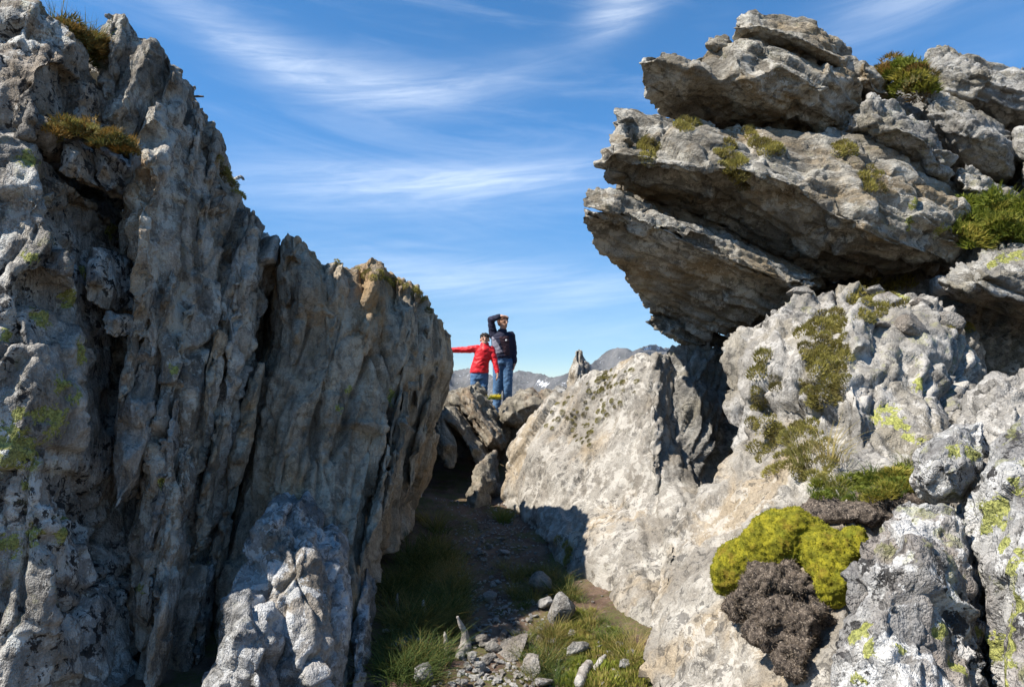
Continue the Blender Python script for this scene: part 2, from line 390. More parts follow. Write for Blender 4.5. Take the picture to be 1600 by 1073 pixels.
M_left = rock_mat('rock_left', (0.44, 0.41, 0.365), (0.26, 0.237, 0.203), (0.10, 0.092, 0.083), (0.28, 0.19, 0.105), spots=0.95, pale=0.85, lich=0.15, stretch=LROT, streak=0.6, och=0.4)
M_leftB = rock_mat('rock_left_streaked', (0.45, 0.405, 0.345), (0.32, 0.28, 0.225), (0.095, 0.085, 0.07), (0.34, 0.225, 0.115), spots=0.5, pale=0.45, lich=0.05, stretch=LROT, streak=0.75, och=0.65, seed=3)
M_leftC = rock_mat('rock_left_brown', (0.40, 0.345, 0.265), (0.29, 0.245, 0.185), (0.095, 0.083, 0.064), (0.34, 0.225, 0.115), spots=0.35, pale=0.35, lich=0.06, stretch=LROT, streak=0.65, och=0.8, seed=5)
M_leftD = rock_mat('rock_left_blue_grey', (0.41, 0.40, 0.385), (0.24, 0.232, 0.22), (0.095, 0.094, 0.09), (0.28, 0.20, 0.11), spots=0.55, pale=0.65, lich=0.05, stretch=LROT, streak=0.6, och=0.35, seed=8)
RROT = ((0.0, math.radians(28), math.radians(10)), (0.3, 1.0, 1.0))
M_over = rock_mat('rock_overhang', (0.35, 0.325, 0.275), (0.215, 0.19, 0.15), (0.09, 0.078, 0.06), (0.30, 0.205, 0.095), spots=0.5, pale=0.6, lich=0.10, stretch=RROT, streak=0.6, och=0.5, seed=11)
M_overg = rock_mat('rock_overhang_grey', (0.33, 0.315, 0.285), (0.22, 0.205, 0.18), (0.11, 0.10, 0.085), (0.27, 0.22, 0.12), spots=0.5, pale=0.6, lich=0.15, stretch=RROT, streak=0.45, och=0.3, seed=12)
WROT = ((0.0, math.radians(-22), 0.0), (1.0, 1.0, 0.22))
M_wall = rock_mat('rock_wall', (0.295, 0.272, 0.235), (0.215, 0.192, 0.16), (0.15, 0.13, 0.105), (0.36, 0.27, 0.16), spots=0.6, pale=0.6, lich=0.03, stretch=WROT, streak=0.45, och=0.5, bump=0.7, seed=14)
M_wallh = rock_mat('rock_wall_upper', (0.30, 0.28, 0.25), (0.205, 0.19, 0.168), (0.13, 0.12, 0.105), (0.29, 0.24, 0.15), spots=0.55, pale=0.6, lich=0.22, bump=0.75, stretch=WROT, streak=0.5, och=0.3, seed=15)
M_fore = rock_mat('rock_foreground', (0.36, 0.35, 0.33), (0.23, 0.22, 0.205), (0.11, 0.10, 0.095), (0.33, 0.25, 0.19), spots=0.95, pale=0.85, lich=0.35, stretch=((0, 0.5, 0), (1, 1, 0.6)), streak=0.5, och=0.3, seed=19)
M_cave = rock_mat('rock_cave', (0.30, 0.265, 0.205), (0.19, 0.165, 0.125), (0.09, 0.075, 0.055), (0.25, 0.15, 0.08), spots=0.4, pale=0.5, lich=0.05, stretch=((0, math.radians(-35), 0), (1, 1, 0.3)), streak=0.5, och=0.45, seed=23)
M_stone = rock_mat('loose_stone', (0.30, 0.285, 0.26), (0.20, 0.185, 0.165), (0.12, 0.11, 0.095), (0.26, 0.19, 0.13), spots=0.4, pale=0.5, lich=0.03, streak=0.3, och=0.3, seed=27)

# ------------------------------------------------------------------ ground
def smoothstep(a, b, x):
    t = np.clip((x - a) / (b - a), 0, 1); return t * t * (3 - 2 * t)
def ground_z(x, y):
    x = np.asarray(x, np.float64); y = np.asarray(y, np.float64)
    z = -0.02 + 0.055 * np.clip(y - 3.0, -6, 2.5) + 0.125 * np.clip(y - 5.5, 0, 3.0) + 0.30 * np.clip(y - 8.5, 0, 2.0)
    c = 0.12 - 0.03 * np.clip(y - 3.5, 0, 5)
    z = z + 0.10 * np.clip(np.abs(x - c) - 0.35, 0, 1.2) * np.clip(9 - y, 0, 1)
    r = np.sqrt(x * x + (y - 4) ** 2)
    z = z - 160 * smoothstep(22, 700, r) - 0.02 * np.clip(r - 14, 0, 8)
    return z
def ground_at(px, py):
    d = ray(px, py); s = 0.5
    for _ in range(4000):
        p = CAM + d * s
        if p.z <= float(ground_z(p.x, p.y)) + ground_bump(p.x, p.y): return p
        s += 0.01
    return p
def ground_bump(x, y):
    return 0.035 * mnoise.noise(Vector((x * 2.1, y * 2.1, 0.3))) + 0.016 * mnoise.noise(Vector((x * 7.0, y * 7.0, 2.3)))
def make_ground():
    xs = np.concatenate([-np.geomspace(1.9, 4500, 45)[::-1], np.arange(-1.8, 1.81, 0.04), np.geomspace(1.9, 4500, 45)])
    ys = np.concatenate([-np.geomspace(0.5, 4500, 35)[::-1], np.arange(-0.4, 2.6, 0.1), np.arange(2.6, 9.0, 0.04), np.arange(9.0, 14, 0.12), np.geomspace(14.2, 4500, 45)])
    X, Y = np.meshgrid(xs, ys); x = X.ravel(); y = Y.ravel(); z = ground_z(x, y)
    r = np.sqrt(x * x + y * y)
    for i in np.nonzero(r < 14)[0]: z[i] += ground_bump(x[i], y[i])
    P = np.stack([x, y, z], 1).astype(np.float32)
    near = r < 14
    P[near, 2] += 0.012 * fbm(np.stack([x, y, x * 0], 1)[near] * 22, 3, 4, 0.6)
    far = ~near
    P[far, 2] += (np.clip(r[far] - 14, 0, 400) * 0.035 * fbm(np.stack([x, y, x * 0], 1)[far] * 0.02, 3, 9)).astype(np.float32)
    nx, ny = len(xs), len(ys); i = np.arange(nx * ny).reshape(ny, nx)
    F = np.stack([i[:-1, :-1], i[:-1, 1:], i[1:, 1:], i[1:, :-1]], -1).reshape(-1, 4)
    m, t, b = new_mat('ground_soil')
    g = N(t, 'ShaderNodeNewGeometry'); p = g.outputs['Position']
    c = mixc(t, mapr(t, tnoise(t, p, 5, 6, 0.65), 0.35, 0.65), (0.075, 0.045, 0.031), (0.16, 0.105, 0.073))
    c = mixc(t, mth(t, 'MULTIPLY', mapr(t, tnoise(t, p, 42, 5, 0.7), 0.56, 0.68), 0.7), c, (0.21, 0.185, 0.155))
    s3 = N(t, 'ShaderNodeSeparateXYZ'); lk(t, p, s3.inputs[0])
    mossy = mth(t, 'MULTIPLY', mapr(t, tnoise(t, p, 3.2, 5, 0.6, 0.4), 0.47, 0.58), mapr(t, tnoise(t, p, 40, 3), 0.3, 0.6))
    c = mixc(t, mth(t, 'MULTIPLY', mossy, 0.75), c, mixc(t, tnoise(t, p, 60, 2), (0.035, 0.05, 0.010), (0.11, 0.12, 0.022)))
    dist = N(t, 'ShaderNodeVectorMath', operation='LENGTH'); lk(t, p, dist.inputs[0])
    farc = mixc(t, tnoise(t, p, 0.05, 6, 0.65), (0.10, 0.105, 0.07), (0.20, 0.19, 0.165))
    c = mixc(t, mapr(t, dist.outputs['Value'], 14, 60), c, farc)
    lk(t, c, b.inputs['Base Color']); b.inputs['Roughness'].default_value = 0.95
    bp = N(t, 'ShaderNodeBump'); bp.inputs['Strength'].default_value = 0.8; bp.inputs['Distance'].default_value = 0.02
    lk(t, tnoise(t, p, 45, 6, 0.7), bp.inputs['Height']); lk(t, bp.outputs[0], b.inputs['Normal'])
    o = mesh_obj('ground', P, F, m); tag(o, 'brown stony soil of the gully floor running up between the rock walls', 'ground', kind='structure')
make_ground()

# ------------------------------------------------------------------ left cliff (one outcrop, its slabs and blocks are parts)
LF = frame((0.20, 0.06, 0.97), (-0.50, 0.86, 0.05))
cliff = empty('rock_cliff', (-1.6, 4.0, 0.0))
tag(cliff, 'tall grey cliff of upright jagged slabs with dark cracks and yellow lichen', 'cliff')
def L(name, out, inn, ext, mat, **k):
    k.setdefault('fr', LF); k.setdefault('vox', 0.0108); return rock(name, out, inn, ext, mat, parent=cliff, **k)
L('lower_block', [(-420, 150, 3.1), (-100, 190, 3.2), (0, 205, 3.3), (60, 222, 3.4), (90, 268, 3.5), (135, 285, 3.6), (160, 298, 3.7), (160, 340, 3.7), (142, 400, 3.65), (132, 480, 3.6),
   (152, 560, 3.6), (148, 640, 3.55), (152, 720, 3.5), (140, 800, 3.5), (147, 880, 3.5), (162, 960, 3.45), (175, 1073, 3.4), (175, 1330, 3.35), (-420, 1330, 3.0)],
  [(60, 300, 3.25), (110, 420, 3.3), (60, 560, 3.12), (115, 620, 3.25), (50, 760, 3.08), (110, 820, 3.22), (80, 950, 3.1), (0, 1100, 3.0), (120, 1050, 3.2), (-100, 600, 3.0), (20, 430, 3.15)],
  (-0.3, 1.5, 0), M_left, A=(0.075, 0.08, 0.015, 0.04), cell=(0.62, 0.5, 0.4), seed=11)
L('upper_block', [(-420, -260, 3.6), (-60, -80, 3.7), (20, -30, 3.7), (66, -4, 3.7), (92, 35, 3.75), (122, 66, 3.8), (136, 105, 3.85), (126, 140, 3.8), (108, 180, 3.75), (92, 225, 3.6), (0, 262, 3.4), (-420, 250, 3.3)],
  [(0, 80, 3.45), (60, 100, 3.45), (95, 90, 3.55), (50, 180, 3.35), (-80, 60, 3.4)], (-0.2, 1.3, -0.1), M_left, A=(0.07, 0.06, 0.025, 0.05), cell=(0.6, 0.4, 0.3), seed=12)
for k, (o_, i_) in enumerate((
    ([(117, 160, 3.72), (124, 124, 3.72), (140, 121, 3.76), (145, 145, 3.75), (136, 172, 3.7), (120, 178, 3.7)], [(131, 148, 3.64)]),
    ([(101, 195, 3.66), (106, 166, 3.68), (125, 153, 3.7), (137, 168, 3.7), (133, 200, 3.64)], [(118, 178, 3.56)]),
    ([(83, 268, 3.5), (92, 216, 3.55), (115, 208, 3.6), (139, 226, 3.6), (139, 287, 3.5), (112, 290, 3.5)], [(115, 245, 3.4)]),
    ([(142, 226, 3.64), (166, 224, 3.68), (188, 246, 3.7), (182, 284, 3.66), (165, 303, 3.6), (143, 282, 3.58)], [(163, 255, 3.5)]),
    ([(134, 470, 3.55), (137, 400, 3.6), (146, 382, 3.6), (160, 400, 3.6), (159, 450, 3.55), (150, 482, 3.52)], [(147, 430, 3.46)]),
    ([(153, 500, 3.55), (160, 478, 3.58), (195, 484, 3.6), (204, 500, 3.6), (196, 518, 3.56), (178, 532, 3.52), (160, 520, 3.5)], [(180, 497, 3.42)]))):
    L('wedged_block', o_, i_, (0.02, 0.35, 0.0), M_left, A=(0.02, 0.02, 0.01, 0.02), cell=(0.25, 0.2, 0.15), seed=60 + k, vox=0.008, smooth=5)
L('middle_slab', [(150, 190, 4.0), (152, 120, 4.0), (155, 60, 4.1), (162, 30, 4.2), (190, 30, 4.2), (205, 52, 4.2), (225, 56, 4.2), (250, 66, 4.3), (270, 88, 4.3), (290, 112, 4.3), (310, 147, 4.4), (328, 168, 4.4),
   (339, 200, 4.45), (344, 240, 4.5), (352, 272, 4.5), (375, 302, 4.55), (388, 317, 4.6), (400, 337, 4.65), (420, 350, 4.7), (438, 372, 4.7), (428, 420, 4.6), (408, 470, 4.5), (398, 530, 4.45), (402, 580, 4.4), (385, 680, 4.3), (362, 760, 4.2),
   (340, 860, 4.1), (312, 960, 3.95), (295, 1080, 3.8), (285, 1330, 3.7), (200, 1330, 3.5), (198, 1073, 3.6), (186, 900, 3.7), (180, 760, 3.75), (184, 640, 3.8), (182, 520, 3.85), (170, 420, 3.9), (178, 330, 3.9), (190, 240, 3.95)],
  [(240, 150, 4.0), (225, 330, 3.75), (290, 250, 4.15), (300, 400, 4.05), (230, 480, 3.65), (340, 500, 4.12), (270, 600, 3.75), (215, 700, 3.55), (330, 680, 4.0), (260, 800, 3.65), (230, 950, 3.5), (370, 420, 4.3), (200, 560, 3.7)],
  (-0.35, 1.5, 0.0), M_leftB, A=(0.085, 0.085, 0.022, 0.03), cell=(0.95, 0.45, 0.27), seed=13)
L('notch_block', [(95, 60, 4.3), (125, 66, 4.3), (170, 70, 4.3), (180, 200, 4.2), (170, 260, 4.1), (110, 240, 4.1), (95, 150, 4.2)], [(140, 120, 4.1), (140, 190, 4.0)], (0.0, 0.6, 0), M_leftB, A=(0.04, 0.04, 0.02, 0.02), cell=(0.4, 0.25, 0.15), seed=25, vox=0.014)
L('fin', [(152, 225, 3.95), (150, 150, 4.0), (153, 60, 4.05), (158, 18, 4.1), (172, 6, 4.15), (190, 18, 4.15), (208, 46, 4.15), (211, 62, 4.12), (195, 100, 4.05), (183, 140, 4.0), (170, 190, 3.95)],
  [(168, 40, 3.98), (172, 90, 3.9), (164, 150, 3.85)], (0.0, 0.55, -0.1), M_leftB, A=(0.028, 0.03, 0.012, 0.008), cell=(0.4, 0.25, 0.12), seed=21, vox=0.0090, smooth=4)
L('fin', [(146, 185, 3.88), (150, 170, 3.9), (170, 140, 3.95), (190, 105, 4.0), (210, 70, 4.05), (224, 54, 4.1), (240, 60, 4.1), (250, 78, 4.1), (247, 105, 4.05), (240, 140, 4.0), (225, 175, 3.95), (200, 205, 3.9), (185, 215, 3.86), (165, 205, 3.85)],
  [(225, 85, 3.92), (205, 130, 3.84), (180, 175, 3.76)], (0.05, 0.55, -0.05), M_leftB, A=(0.028, 0.03, 0.012, 0.008), cell=(0.4, 0.25, 0.12), seed=22, vox=0.0100, smooth=4)
L('fin', [(247, 72, 4.12), (262, 80, 4.15), (285, 108, 4.2), (300, 140, 4.25), (298, 180, 4.2), (285, 240, 4.15), (270, 270, 4.1), (258, 220, 4.05), (250, 160, 4.05), (246, 110, 4.1)],
  [(268, 120, 4.02), (275, 180, 4.02)], (-0.20, 0.28, -0.08), M_leftB, A=(0.028, 0.03, 0.012, 0.008), cell=(0.4, 0.25, 0.12), seed=23, vox=0.0100, smooth=4)
L('ridge_slab', [(190, 330, 3.75), (192, 270, 3.8), (204, 215, 3.85), (222, 175, 3.88), (243, 146, 3.92), (256, 165, 3.95), (270, 220, 3.95), (276, 300, 3.9), (268, 380, 3.85), (258, 430, 3.8), (240, 490, 3.72), (215, 540, 3.66), (200, 500, 3.66), (196, 420, 3.7)],
  [(240, 175, 3.78), (232, 250, 3.6), (222, 330, 3.52), (222, 410, 3.5), (252, 300, 3.74), (215, 480, 3.54)], (0.05, 0.6, 0.0), M_leftB, A=(0.035, 0.035, 0.015, 0.012), cell=(0.45, 0.3, 0.15), seed=24, vox=0.0100, smooth=4)
for k, (o_, i_) in enumerate((
    ([(225, 520, 3.7), (240, 470, 3.75), (262, 415, 3.85), (278, 410, 3.88), (276, 450, 3.8), (262, 500, 3.74), (240, 560, 3.66), (226, 570, 3.64)], [(252, 470, 3.64)]),
    ([(178, 660, 3.6), (190, 600, 3.64), (215, 560, 3.7), (246, 560, 3.74), (250, 620, 3.7), (232, 690, 3.6), (205, 760, 3.54), (178, 800, 3.5), (170, 740, 3.56)], [(212, 640, 3.48), (200, 720, 3.44)]),
    ([(300, 620, 3.95), (318, 560, 4.0), (340, 500, 4.05), (352, 520, 4.08), (340, 600, 4.0), (320, 700, 3.9), (300, 760, 3.85), (292, 700, 3.88)], [(322, 610, 3.86)]),
    ([(235, 900, 3.5), (250, 800, 3.6), (275, 700, 3.72), (300, 690, 3.78), (300, 780, 3.74), (285, 880, 3.62), (265, 990, 3.5), (245, 1090, 3.4), (225, 1090, 3.38)], [(270, 820, 3.55), (255, 950, 3.42)]),
    ([(350, 470, 4.2), (362, 400, 4.3), (385, 345, 4.42), (405, 350, 4.5), (408, 420, 4.44), (392, 500, 4.3), (372, 600, 4.2), (352, 640, 4.1), (346, 560, 4.12)], [(380, 430, 4.2), (366, 530, 4.08)]))):
    L('splinter', o_, i_, (-0.12, 0.45, 0.0), (M_leftB, M_left, M_leftC, M_leftB, M_leftB)[k], A=(0.03, 0.035, 0.016, 0.01), cell=(0.5, 0.25, 0.12), seed=80 + k, vox=0.0100, smooth=4)
L('right_slab', [(440, 385, 4.6), (446, 364, 4.65), (468, 364, 4.7), (490, 378, 4.75), (505, 394, 4.8), (540, 402, 4.9), (556, 414, 4.9), (580, 400, 5.0), (600, 413, 5.1), (625, 428, 5.3), (650, 441, 5.4), (672, 458, 5.5), (686, 484, 5.6),
   (700, 502, 5.7), (708, 530, 5.8), (708, 570, 5.9), (702, 620, 6.1), (690, 665, 6.3), (672, 740, 6.6), (655, 790, 6.9), (645, 860, 6.9), (628, 850, 5.8), (604, 892, 5.1), (600, 940, 4.6), (586, 1000, 4.15), (572, 1073, 3.75), (540, 1400, 2.9),
   (420, 1400, 3.1), (330, 1073, 3.9), (345, 900, 4.15), (368, 780, 4.3), (392, 680, 4.4), (412, 590, 4.5), (428, 560, 4.55), (440, 520, 4.6), (444, 450, 4.62)],
  [(660, 490, 5.25), (645, 540, 5.0), (625, 590, 4.85), (602, 660, 4.68), (587, 730, 4.52), (572, 800, 4.38), (558, 870, 4.25), (550, 950, 3.95), (535, 1060, 3.6), (690, 560, 5.5), (665, 660, 5.6), (640, 740, 5.6),
   (480, 450, 4.5), (540, 500, 4.6), (590, 480, 4.85), (500, 600, 4.42), (450, 650, 4.32), (550, 650, 4.55), (520, 750, 4.35), (430, 760, 4.2), (480, 850, 4.1), (510, 950, 3.9), (440, 950, 3.85)],
  (-0.75, 1.3, 0.0), M_leftC, A=(0.055, 0.06, 0.016, 0.03), cell=(0.95, 0.6, 0.30), seed=14)
for k, (o_, i_) in enumerate((
    ([(438, 400, 4.5), (445, 362, 4.6), (462, 358, 4.65), (480, 374, 4.7), (478, 420, 4.6), (462, 460, 4.52), (446, 480, 4.48)], [(460, 400, 4.42)]),
    ([(500, 470, 4.62), (506, 420, 4.72), (525, 398, 4.8), (542, 406, 4.82), (545, 450, 4.76), (535, 510, 4.66), (516, 530, 4.58)], [(524, 450, 4.56)]),
    ([(556, 440, 4.86), (566, 412, 4.92), (583, 398, 4.98), (600, 414, 5.02), (606, 470, 4.95), (592, 530, 4.82), (570, 560, 4.7), (556, 500, 4.74)], [(582, 450, 4.76), (576, 510, 4.66)]),
    ([(612, 470, 5.1), (620, 428, 5.25), (640, 434, 5.3), (652, 470, 5.28), (646, 540, 5.1), (628, 590, 4.9), (612, 560, 4.88)], [(632, 490, 4.98)]))):
    L('splinter', o_, i_, (-0.15, 0.45, -0.1), M_leftC, A=(0.03, 0.035, 0.016, 0.01), cell=(0.45, 0.25, 0.12), seed=90 + k, vox=0.010, smooth=4)
L('front_boulder', [(335, 1350, 3.2), (345, 1000, 3.5), (350, 930, 3.6), (362, 860, 3.75), (385, 790, 3.9), (425, 765, 4.0), (470, 768, 4.0), (492, 800, 4.0), (522, 840, 3.95), (546, 880, 3.9), (550, 920, 3.85), (545, 1000, 3.7), (532, 1073, 3.55), (520, 1350, 3.1)],
  [(420, 830, 3.7), (470, 870, 3.6), (400, 900, 3.55), (440, 940, 3.48), (490, 960, 3.5), (480, 1050, 3.35)], (-0.1, 0.8, 0.0), M_leftD, A=(0.05, 0.04, 0.010, 0.03), cell=(0.42, 0.36, 0.26), seed=15, vox=0.0095)
L('front_boulder', [(310, 1350, 3.1), (308, 1070, 3.35), (326, 1000, 3.4), (350, 942, 3.45), (385, 928, 3.45), (420, 945, 3.48), (446, 985, 3.5), (452, 1073, 3.4), (450, 1350, 3.0)],
  [(375, 985, 3.22), (405, 1060, 3.12), (345, 1060, 3.2), (430, 1010, 3.3)], (0, 0.6, 0), M_leftD, A=(0.045, 0.035, 0.010, 0.02), cell=(0.4, 0.3, 0.22), seed=16, vox=0.0085)
L('splinter', [(552, 1350, 3.1), (548, 1050, 3.62), (552, 960, 3.9), (572, 905, 4.1), (586, 930, 4.2), (580, 1000, 3.95), (568, 1073, 3.65), (560, 1350, 3.1)], [(566, 980, 3.8), (560, 1060, 3.5)], (-0.1, 0.5, 0), M_leftD,
  A=(0.03, 0.03, 0.02, 0.01), cell=(0.4, 0.2, 0.1), seed=17, vox=0.0095, smooth=4)
Rf = random.Random(4)
for k, (x0, y0, Y0, x1, y1, Y1, w_, m_) in enumerate(((392, 328, 4.56, 338, 560, 4.08, 20, M_leftB), (336, 205, 4.42, 306, 430, 4.06, 18, M_leftB), (312, 165, 4.33, 288, 340, 4.06, 16, M_leftB), (408, 560, 4.38, 362, 770, 4.12, 18, M_leftC),
      (302, 430, 4.02, 262, 640, 3.70, 22, M_leftB), (346, 640, 4.05, 302, 870, 3.82, 20, M_leftC), (272, 620, 3.70, 226, 870, 3.52, 22, M_left), (396, 590, 4.38, 372, 730, 4.2, 14, M_leftC), (652, 458, 5.26, 610, 700, 4.70, 13, M_leftC),
      (692, 520, 5.55, 640, 770, 5.35, 14, M_leftC), (484, 388, 4.68, 456, 570, 4.44, 18, M_leftC), (534, 412, 4.82, 508, 600, 4.46, 13, M_leftC), (612, 690, 4.66, 566, 900, 4.22, 15, M_leftC), (640, 600, 4.95, 598, 810, 4.50, 11, M_leftC),
      (210, 500, 3.62, 186, 660, 3.56, 18, M_leftB), (330, 860, 3.98, 300, 1080, 3.74, 16, M_left), (674, 480, 5.44, 652, 640, 5.2, 10, M_leftC), (362, 760, 4.12, 335, 900, 4.0, 14, M_leftC))):
    lft, rgt = [], []
    for i in range(6):
        u = i / 5; x = x0 + (x1 - x0) * u; y = y0 + (y1 - y0) * u; Y = Y0 + (Y1 - Y0) * u; hw = w_ * (0.35 + 0.65 * math.sin(math.pi * min(1, 0.15 + u * 0.75))) * 0.62
        lft.append((x - hw + Rf.uniform(-3, 3), y + Rf.uniform(-6, 6), Y)); rgt.append((x + hw + Rf.uniform(-3, 3), y + Rf.uniform(-6, 6), Y + 0.02))
    o_ = lft + rgt[::-1]; off = Rf.uniform(-0.25, 0.25)
    i_ = [(x0 + (x1 - x0) * u + off * w_, y0 + (y1 - y0) * u, Y0 + (Y1 - Y0) * u - Rf.uniform(0.07, 0.12)) for u in (0.25, 0.5, 0.75)]
    L('splinter', o_, i_, (-0.10, 0.32, 0.0), m_, A=(0.02, 0.03, 0.012, 0.006), cell=(0.5, 0.25, 0.10), seed=300 + k, vox=0.0100, smooth=4)
bk = rock('rear_shade_block', [(560, 900, 7.4), (560, 640, 7.5), (590, 575, 7.6), (650, 560, 7.7), (684, 590, 7.8), (680, 660, 7.7), (660, 760, 7.5), (650, 880, 7.3)], [(620, 680, 7.3)], (-0.5, 2.2, 0), M_left, parent=cliff, fr=LF, vox=0.03, A=(0.06, 0.05, 0.03, 0.04), cell=(0.9, 0.5, 0.2), seed=18)  # block added out of sight behind the cliff to shade the hollow
print('left', round(time.time() - T0, 1))

# ------------------------------------------------------------------ right wall (one outcrop)
WF = frame((0.45, 0.25, 0.85), (-0.25, 0.95, -0.1))
wall = empty('rock_wall', (1.2, 5.0, 0.0))
tag(wall, 'pale sunlit rock wall leaning back along the right of the gully under the overhang', 'rock wall')
def Wl(name, out, inn, ext, mat, **k):
    k.setdefault('fr', WF); k.setdefault('vox', 0.0152); return rock(name, out, inn, ext, mat, parent=wall, **k)
Wl('smooth_slab', [(780, 850, 7.6), (782, 800, 7.6), (784, 740, 7.6), (792, 700, 7.7), (814, 664, 7.7), (842, 638, 7.6), (880, 604, 7.5), (900, 590, 7.4), (925, 574, 7.2), (960, 560, 7.0), (1000, 549, 6.8), (1022, 546, 6.6), (1030, 565, 6.5), (1022, 620, 6.3), (1024, 700, 6.0),
   (1036, 760, 5.7), (1060, 790, 5.4), (1055, 840, 5.1), (1040, 900, 4.8), (1035, 980, 4.4), (1030, 1100, 4.1), (1000, 1120, 4.2), (945, 1050, 4.6), (905, 1010, 5.0), (880, 950, 5.6), (830, 900, 6.6)],
  [(850, 720, 7.0), (950, 650, 6.7), (1000, 620, 6.35), (900, 800, 6.15), (960, 760, 6.0), (1000, 700, 6.0), (950, 880, 5.3), (1000, 850, 5.15), (990, 940, 4.65), (830, 780, 7.0), (880, 880, 5.75)],
  (1.3, 0.9, -0.1), M_wall, A=(0.05, 0.025, 0.02, 0.06), cell=(1.3, 1.0, 0.35), seed=31, vox=0.014)
Wl('rib', [(1012, 700, 6.0), (1008, 620, 6.2), (1014, 556, 6.5), (1030, 548, 6.55), (1036, 600, 6.3), (1034, 700, 5.95), (1030, 770, 5.7), (1018, 780, 5.7)], [(1022, 640, 6.0), (1022, 720, 5.75)], (0.3, 0.4, 0), M_wall, A=(0.03, 0.03, 0.02, 0.02), cell=(0.4, 0.3, 0.1), seed=32, smooth=4)
Wl('shaded_block', [(1030, 560, 6.7), (1060, 532, 6.75), (1098, 524, 6.8), (1128, 536, 6.7), (1134, 600, 6.6), (1134, 680, 6.4), (1115, 730, 6.2), (1085, 765, 6.0), (1050, 790, 5.9), (1030, 770, 6.0), (1024, 650, 6.4)],
  [(1058, 600, 6.35), (1092, 600, 6.2), (1098, 680, 6.1), (1060, 700, 6.1)], (0.8, 0.8, 0), M_overg, A=(0.10, 0.08, 0.04, 0.04), cell=(0.7, 0.45, 0.2), seed=33)
Wl('lower_slab', [(1000, 1350, 2.9), (1003, 1080, 3.6), (1012, 960, 4.1), (1025, 870, 4.45), (1046, 800, 4.75), (1062, 780, 4.85), (1086, 764, 4.9), (1120, 726, 5.0), (1145, 690, 5.0), (1180, 640, 5.0), (1280, 700, 4.3), (1330, 780, 3.6), (1330, 1000, 2.8), (1310, 1350, 2.3)],
  [(1080, 850, 4.25), (1060, 950, 3.75), (1150, 800, 4.2), (1130, 950, 3.4), (1200, 880, 3.4), (1050, 1073, 3.35), (1220, 800, 3.9), (1200, 1050, 2.95), (1260, 900, 3.1)],
  (1.2, 0.7, -0.1), M_wall, A=(0.07, 0.03, 0.03, 0.04), cell=(0.8, 0.6, 0.25), seed=34, vox=0.0115)
Wl('upper_slab', [(1122, 610, 5.4), (1121, 560, 5.5), (1146, 512, 5.6), (1184, 484, 5.65), (1200, 466, 5.7), (1240, 452, 5.7), (1290, 442, 5.7), (1340, 434, 5.7), (1420, 442, 5.6), (1480, 450, 5.5), (1515, 480, 5.3), (1538, 560, 5.0), (1534, 610, 4.8),
   (1510, 660, 4.5), (1460, 740, 4.1), (1430, 800, 3.8), (1300, 820, 3.9), (1180, 800, 4.4), (1140, 720, 5.0), (1130, 660, 5.2)],
  [(1180, 560, 5.15), (1250, 600, 4.8), (1300, 500, 5.1), (1350, 520, 4.95), (1340, 650, 4.45), (1400, 560, 4.75), (1450, 650, 4.35), (1240, 720, 4.45), (1330, 470, 5.3), (1420, 480, 5.2), (1480, 540, 4.9)],
  (0.9, 1.2, -0.2), M_wallh, A=(0.11, 0.09, 0.03, 0.05), cell=(0.75, 0.4, 0.36), seed=35)
Wl('rib', [(1322, 560, 4.8), (1326, 490, 5.0), (1342, 462, 5.1), (1362, 470, 5.1), (1368, 540, 4.9), (1362, 640, 4.55), (1352, 740, 4.15), (1334, 750, 4.1), (1328, 660, 4.4)], [(1344, 540, 4.7), (1344, 650, 4.3)], (0.2, 0.5, 0), M_wallh,
   A=(0.03, 0.03, 0.02, 0.02), cell=(0.4, 0.3, 0.15), seed=36, smooth=4)
# ---- the hillside behind that carries the overhanging slabs
Wl('back_mass', [(1120, 540, 7.6), (1180, 470, 7.8), (1280, 400, 8.0), (1330, 240, 8.2), (1400, 170, 8.3), (1470, 130, 8.4), (1600, 130, 8.4), (1900, 160, 8.0), (1900, 900, 6.0), (1500, 800, 6.2), (1300, 760, 6.4), (1150, 760, 6.8)],
  [(1450, 300, 7.4), (1560, 420, 6.8), (1300, 500, 7.0), (1600, 560, 6.4), (1700, 400, 6.6)], (1.0, 2.5, 0), M_overg, A=(0.10, 0.08, 0.03, 0.08), cell=(0.7, 0.5, 0.3), seed=37, vox=0.034)
print('wall', round(time.time() - T0, 1))

# ------------------------------------------------------------------ overhanging slabs
OF = frame((0.90, 0.25, -0.33), (0.0, 0.9, 0.3))
def boulder(name, label, cat, out, inn, ext, mat, group=None, **k):
    k.setdefault('fr', OF); k.setdefault('vox', 0.0158)
    return tag(rock(name, out, inn, ext, mat, **k), label, cat, group)
boulder('overhanging_slab', 'pointed lower slab of the overhang, its shaded underside facing the gully', 'rock slab',
  [(899, 338, 5.6), (905, 325, 5.65), (940, 326, 5.6), (985, 333, 5.6), (1030, 351, 5.6), (1090, 381, 5.6), (1150, 406, 5.6), (1230, 436, 5.7), (1275, 448, 5.8), (1240, 470, 6.2), (1200, 492, 6.3), (1140, 525, 6.6), (1090, 528, 6.7), (1050, 506, 6.7),
   (1010, 490, 6.6), (985, 465, 6.5), (965, 435, 6.3), (940, 403, 6.1), (913, 365, 5.8)], [(1000, 390, 5.85), (1100, 440, 6.05), (1060, 470, 6.35), (1180, 455, 6.0)], (1.0, 1.6, 0.25), M_over, A=(0.06, 0.05, 0.03, 0.03), cell=(1.0, 0.6, 0.2), seed=41)
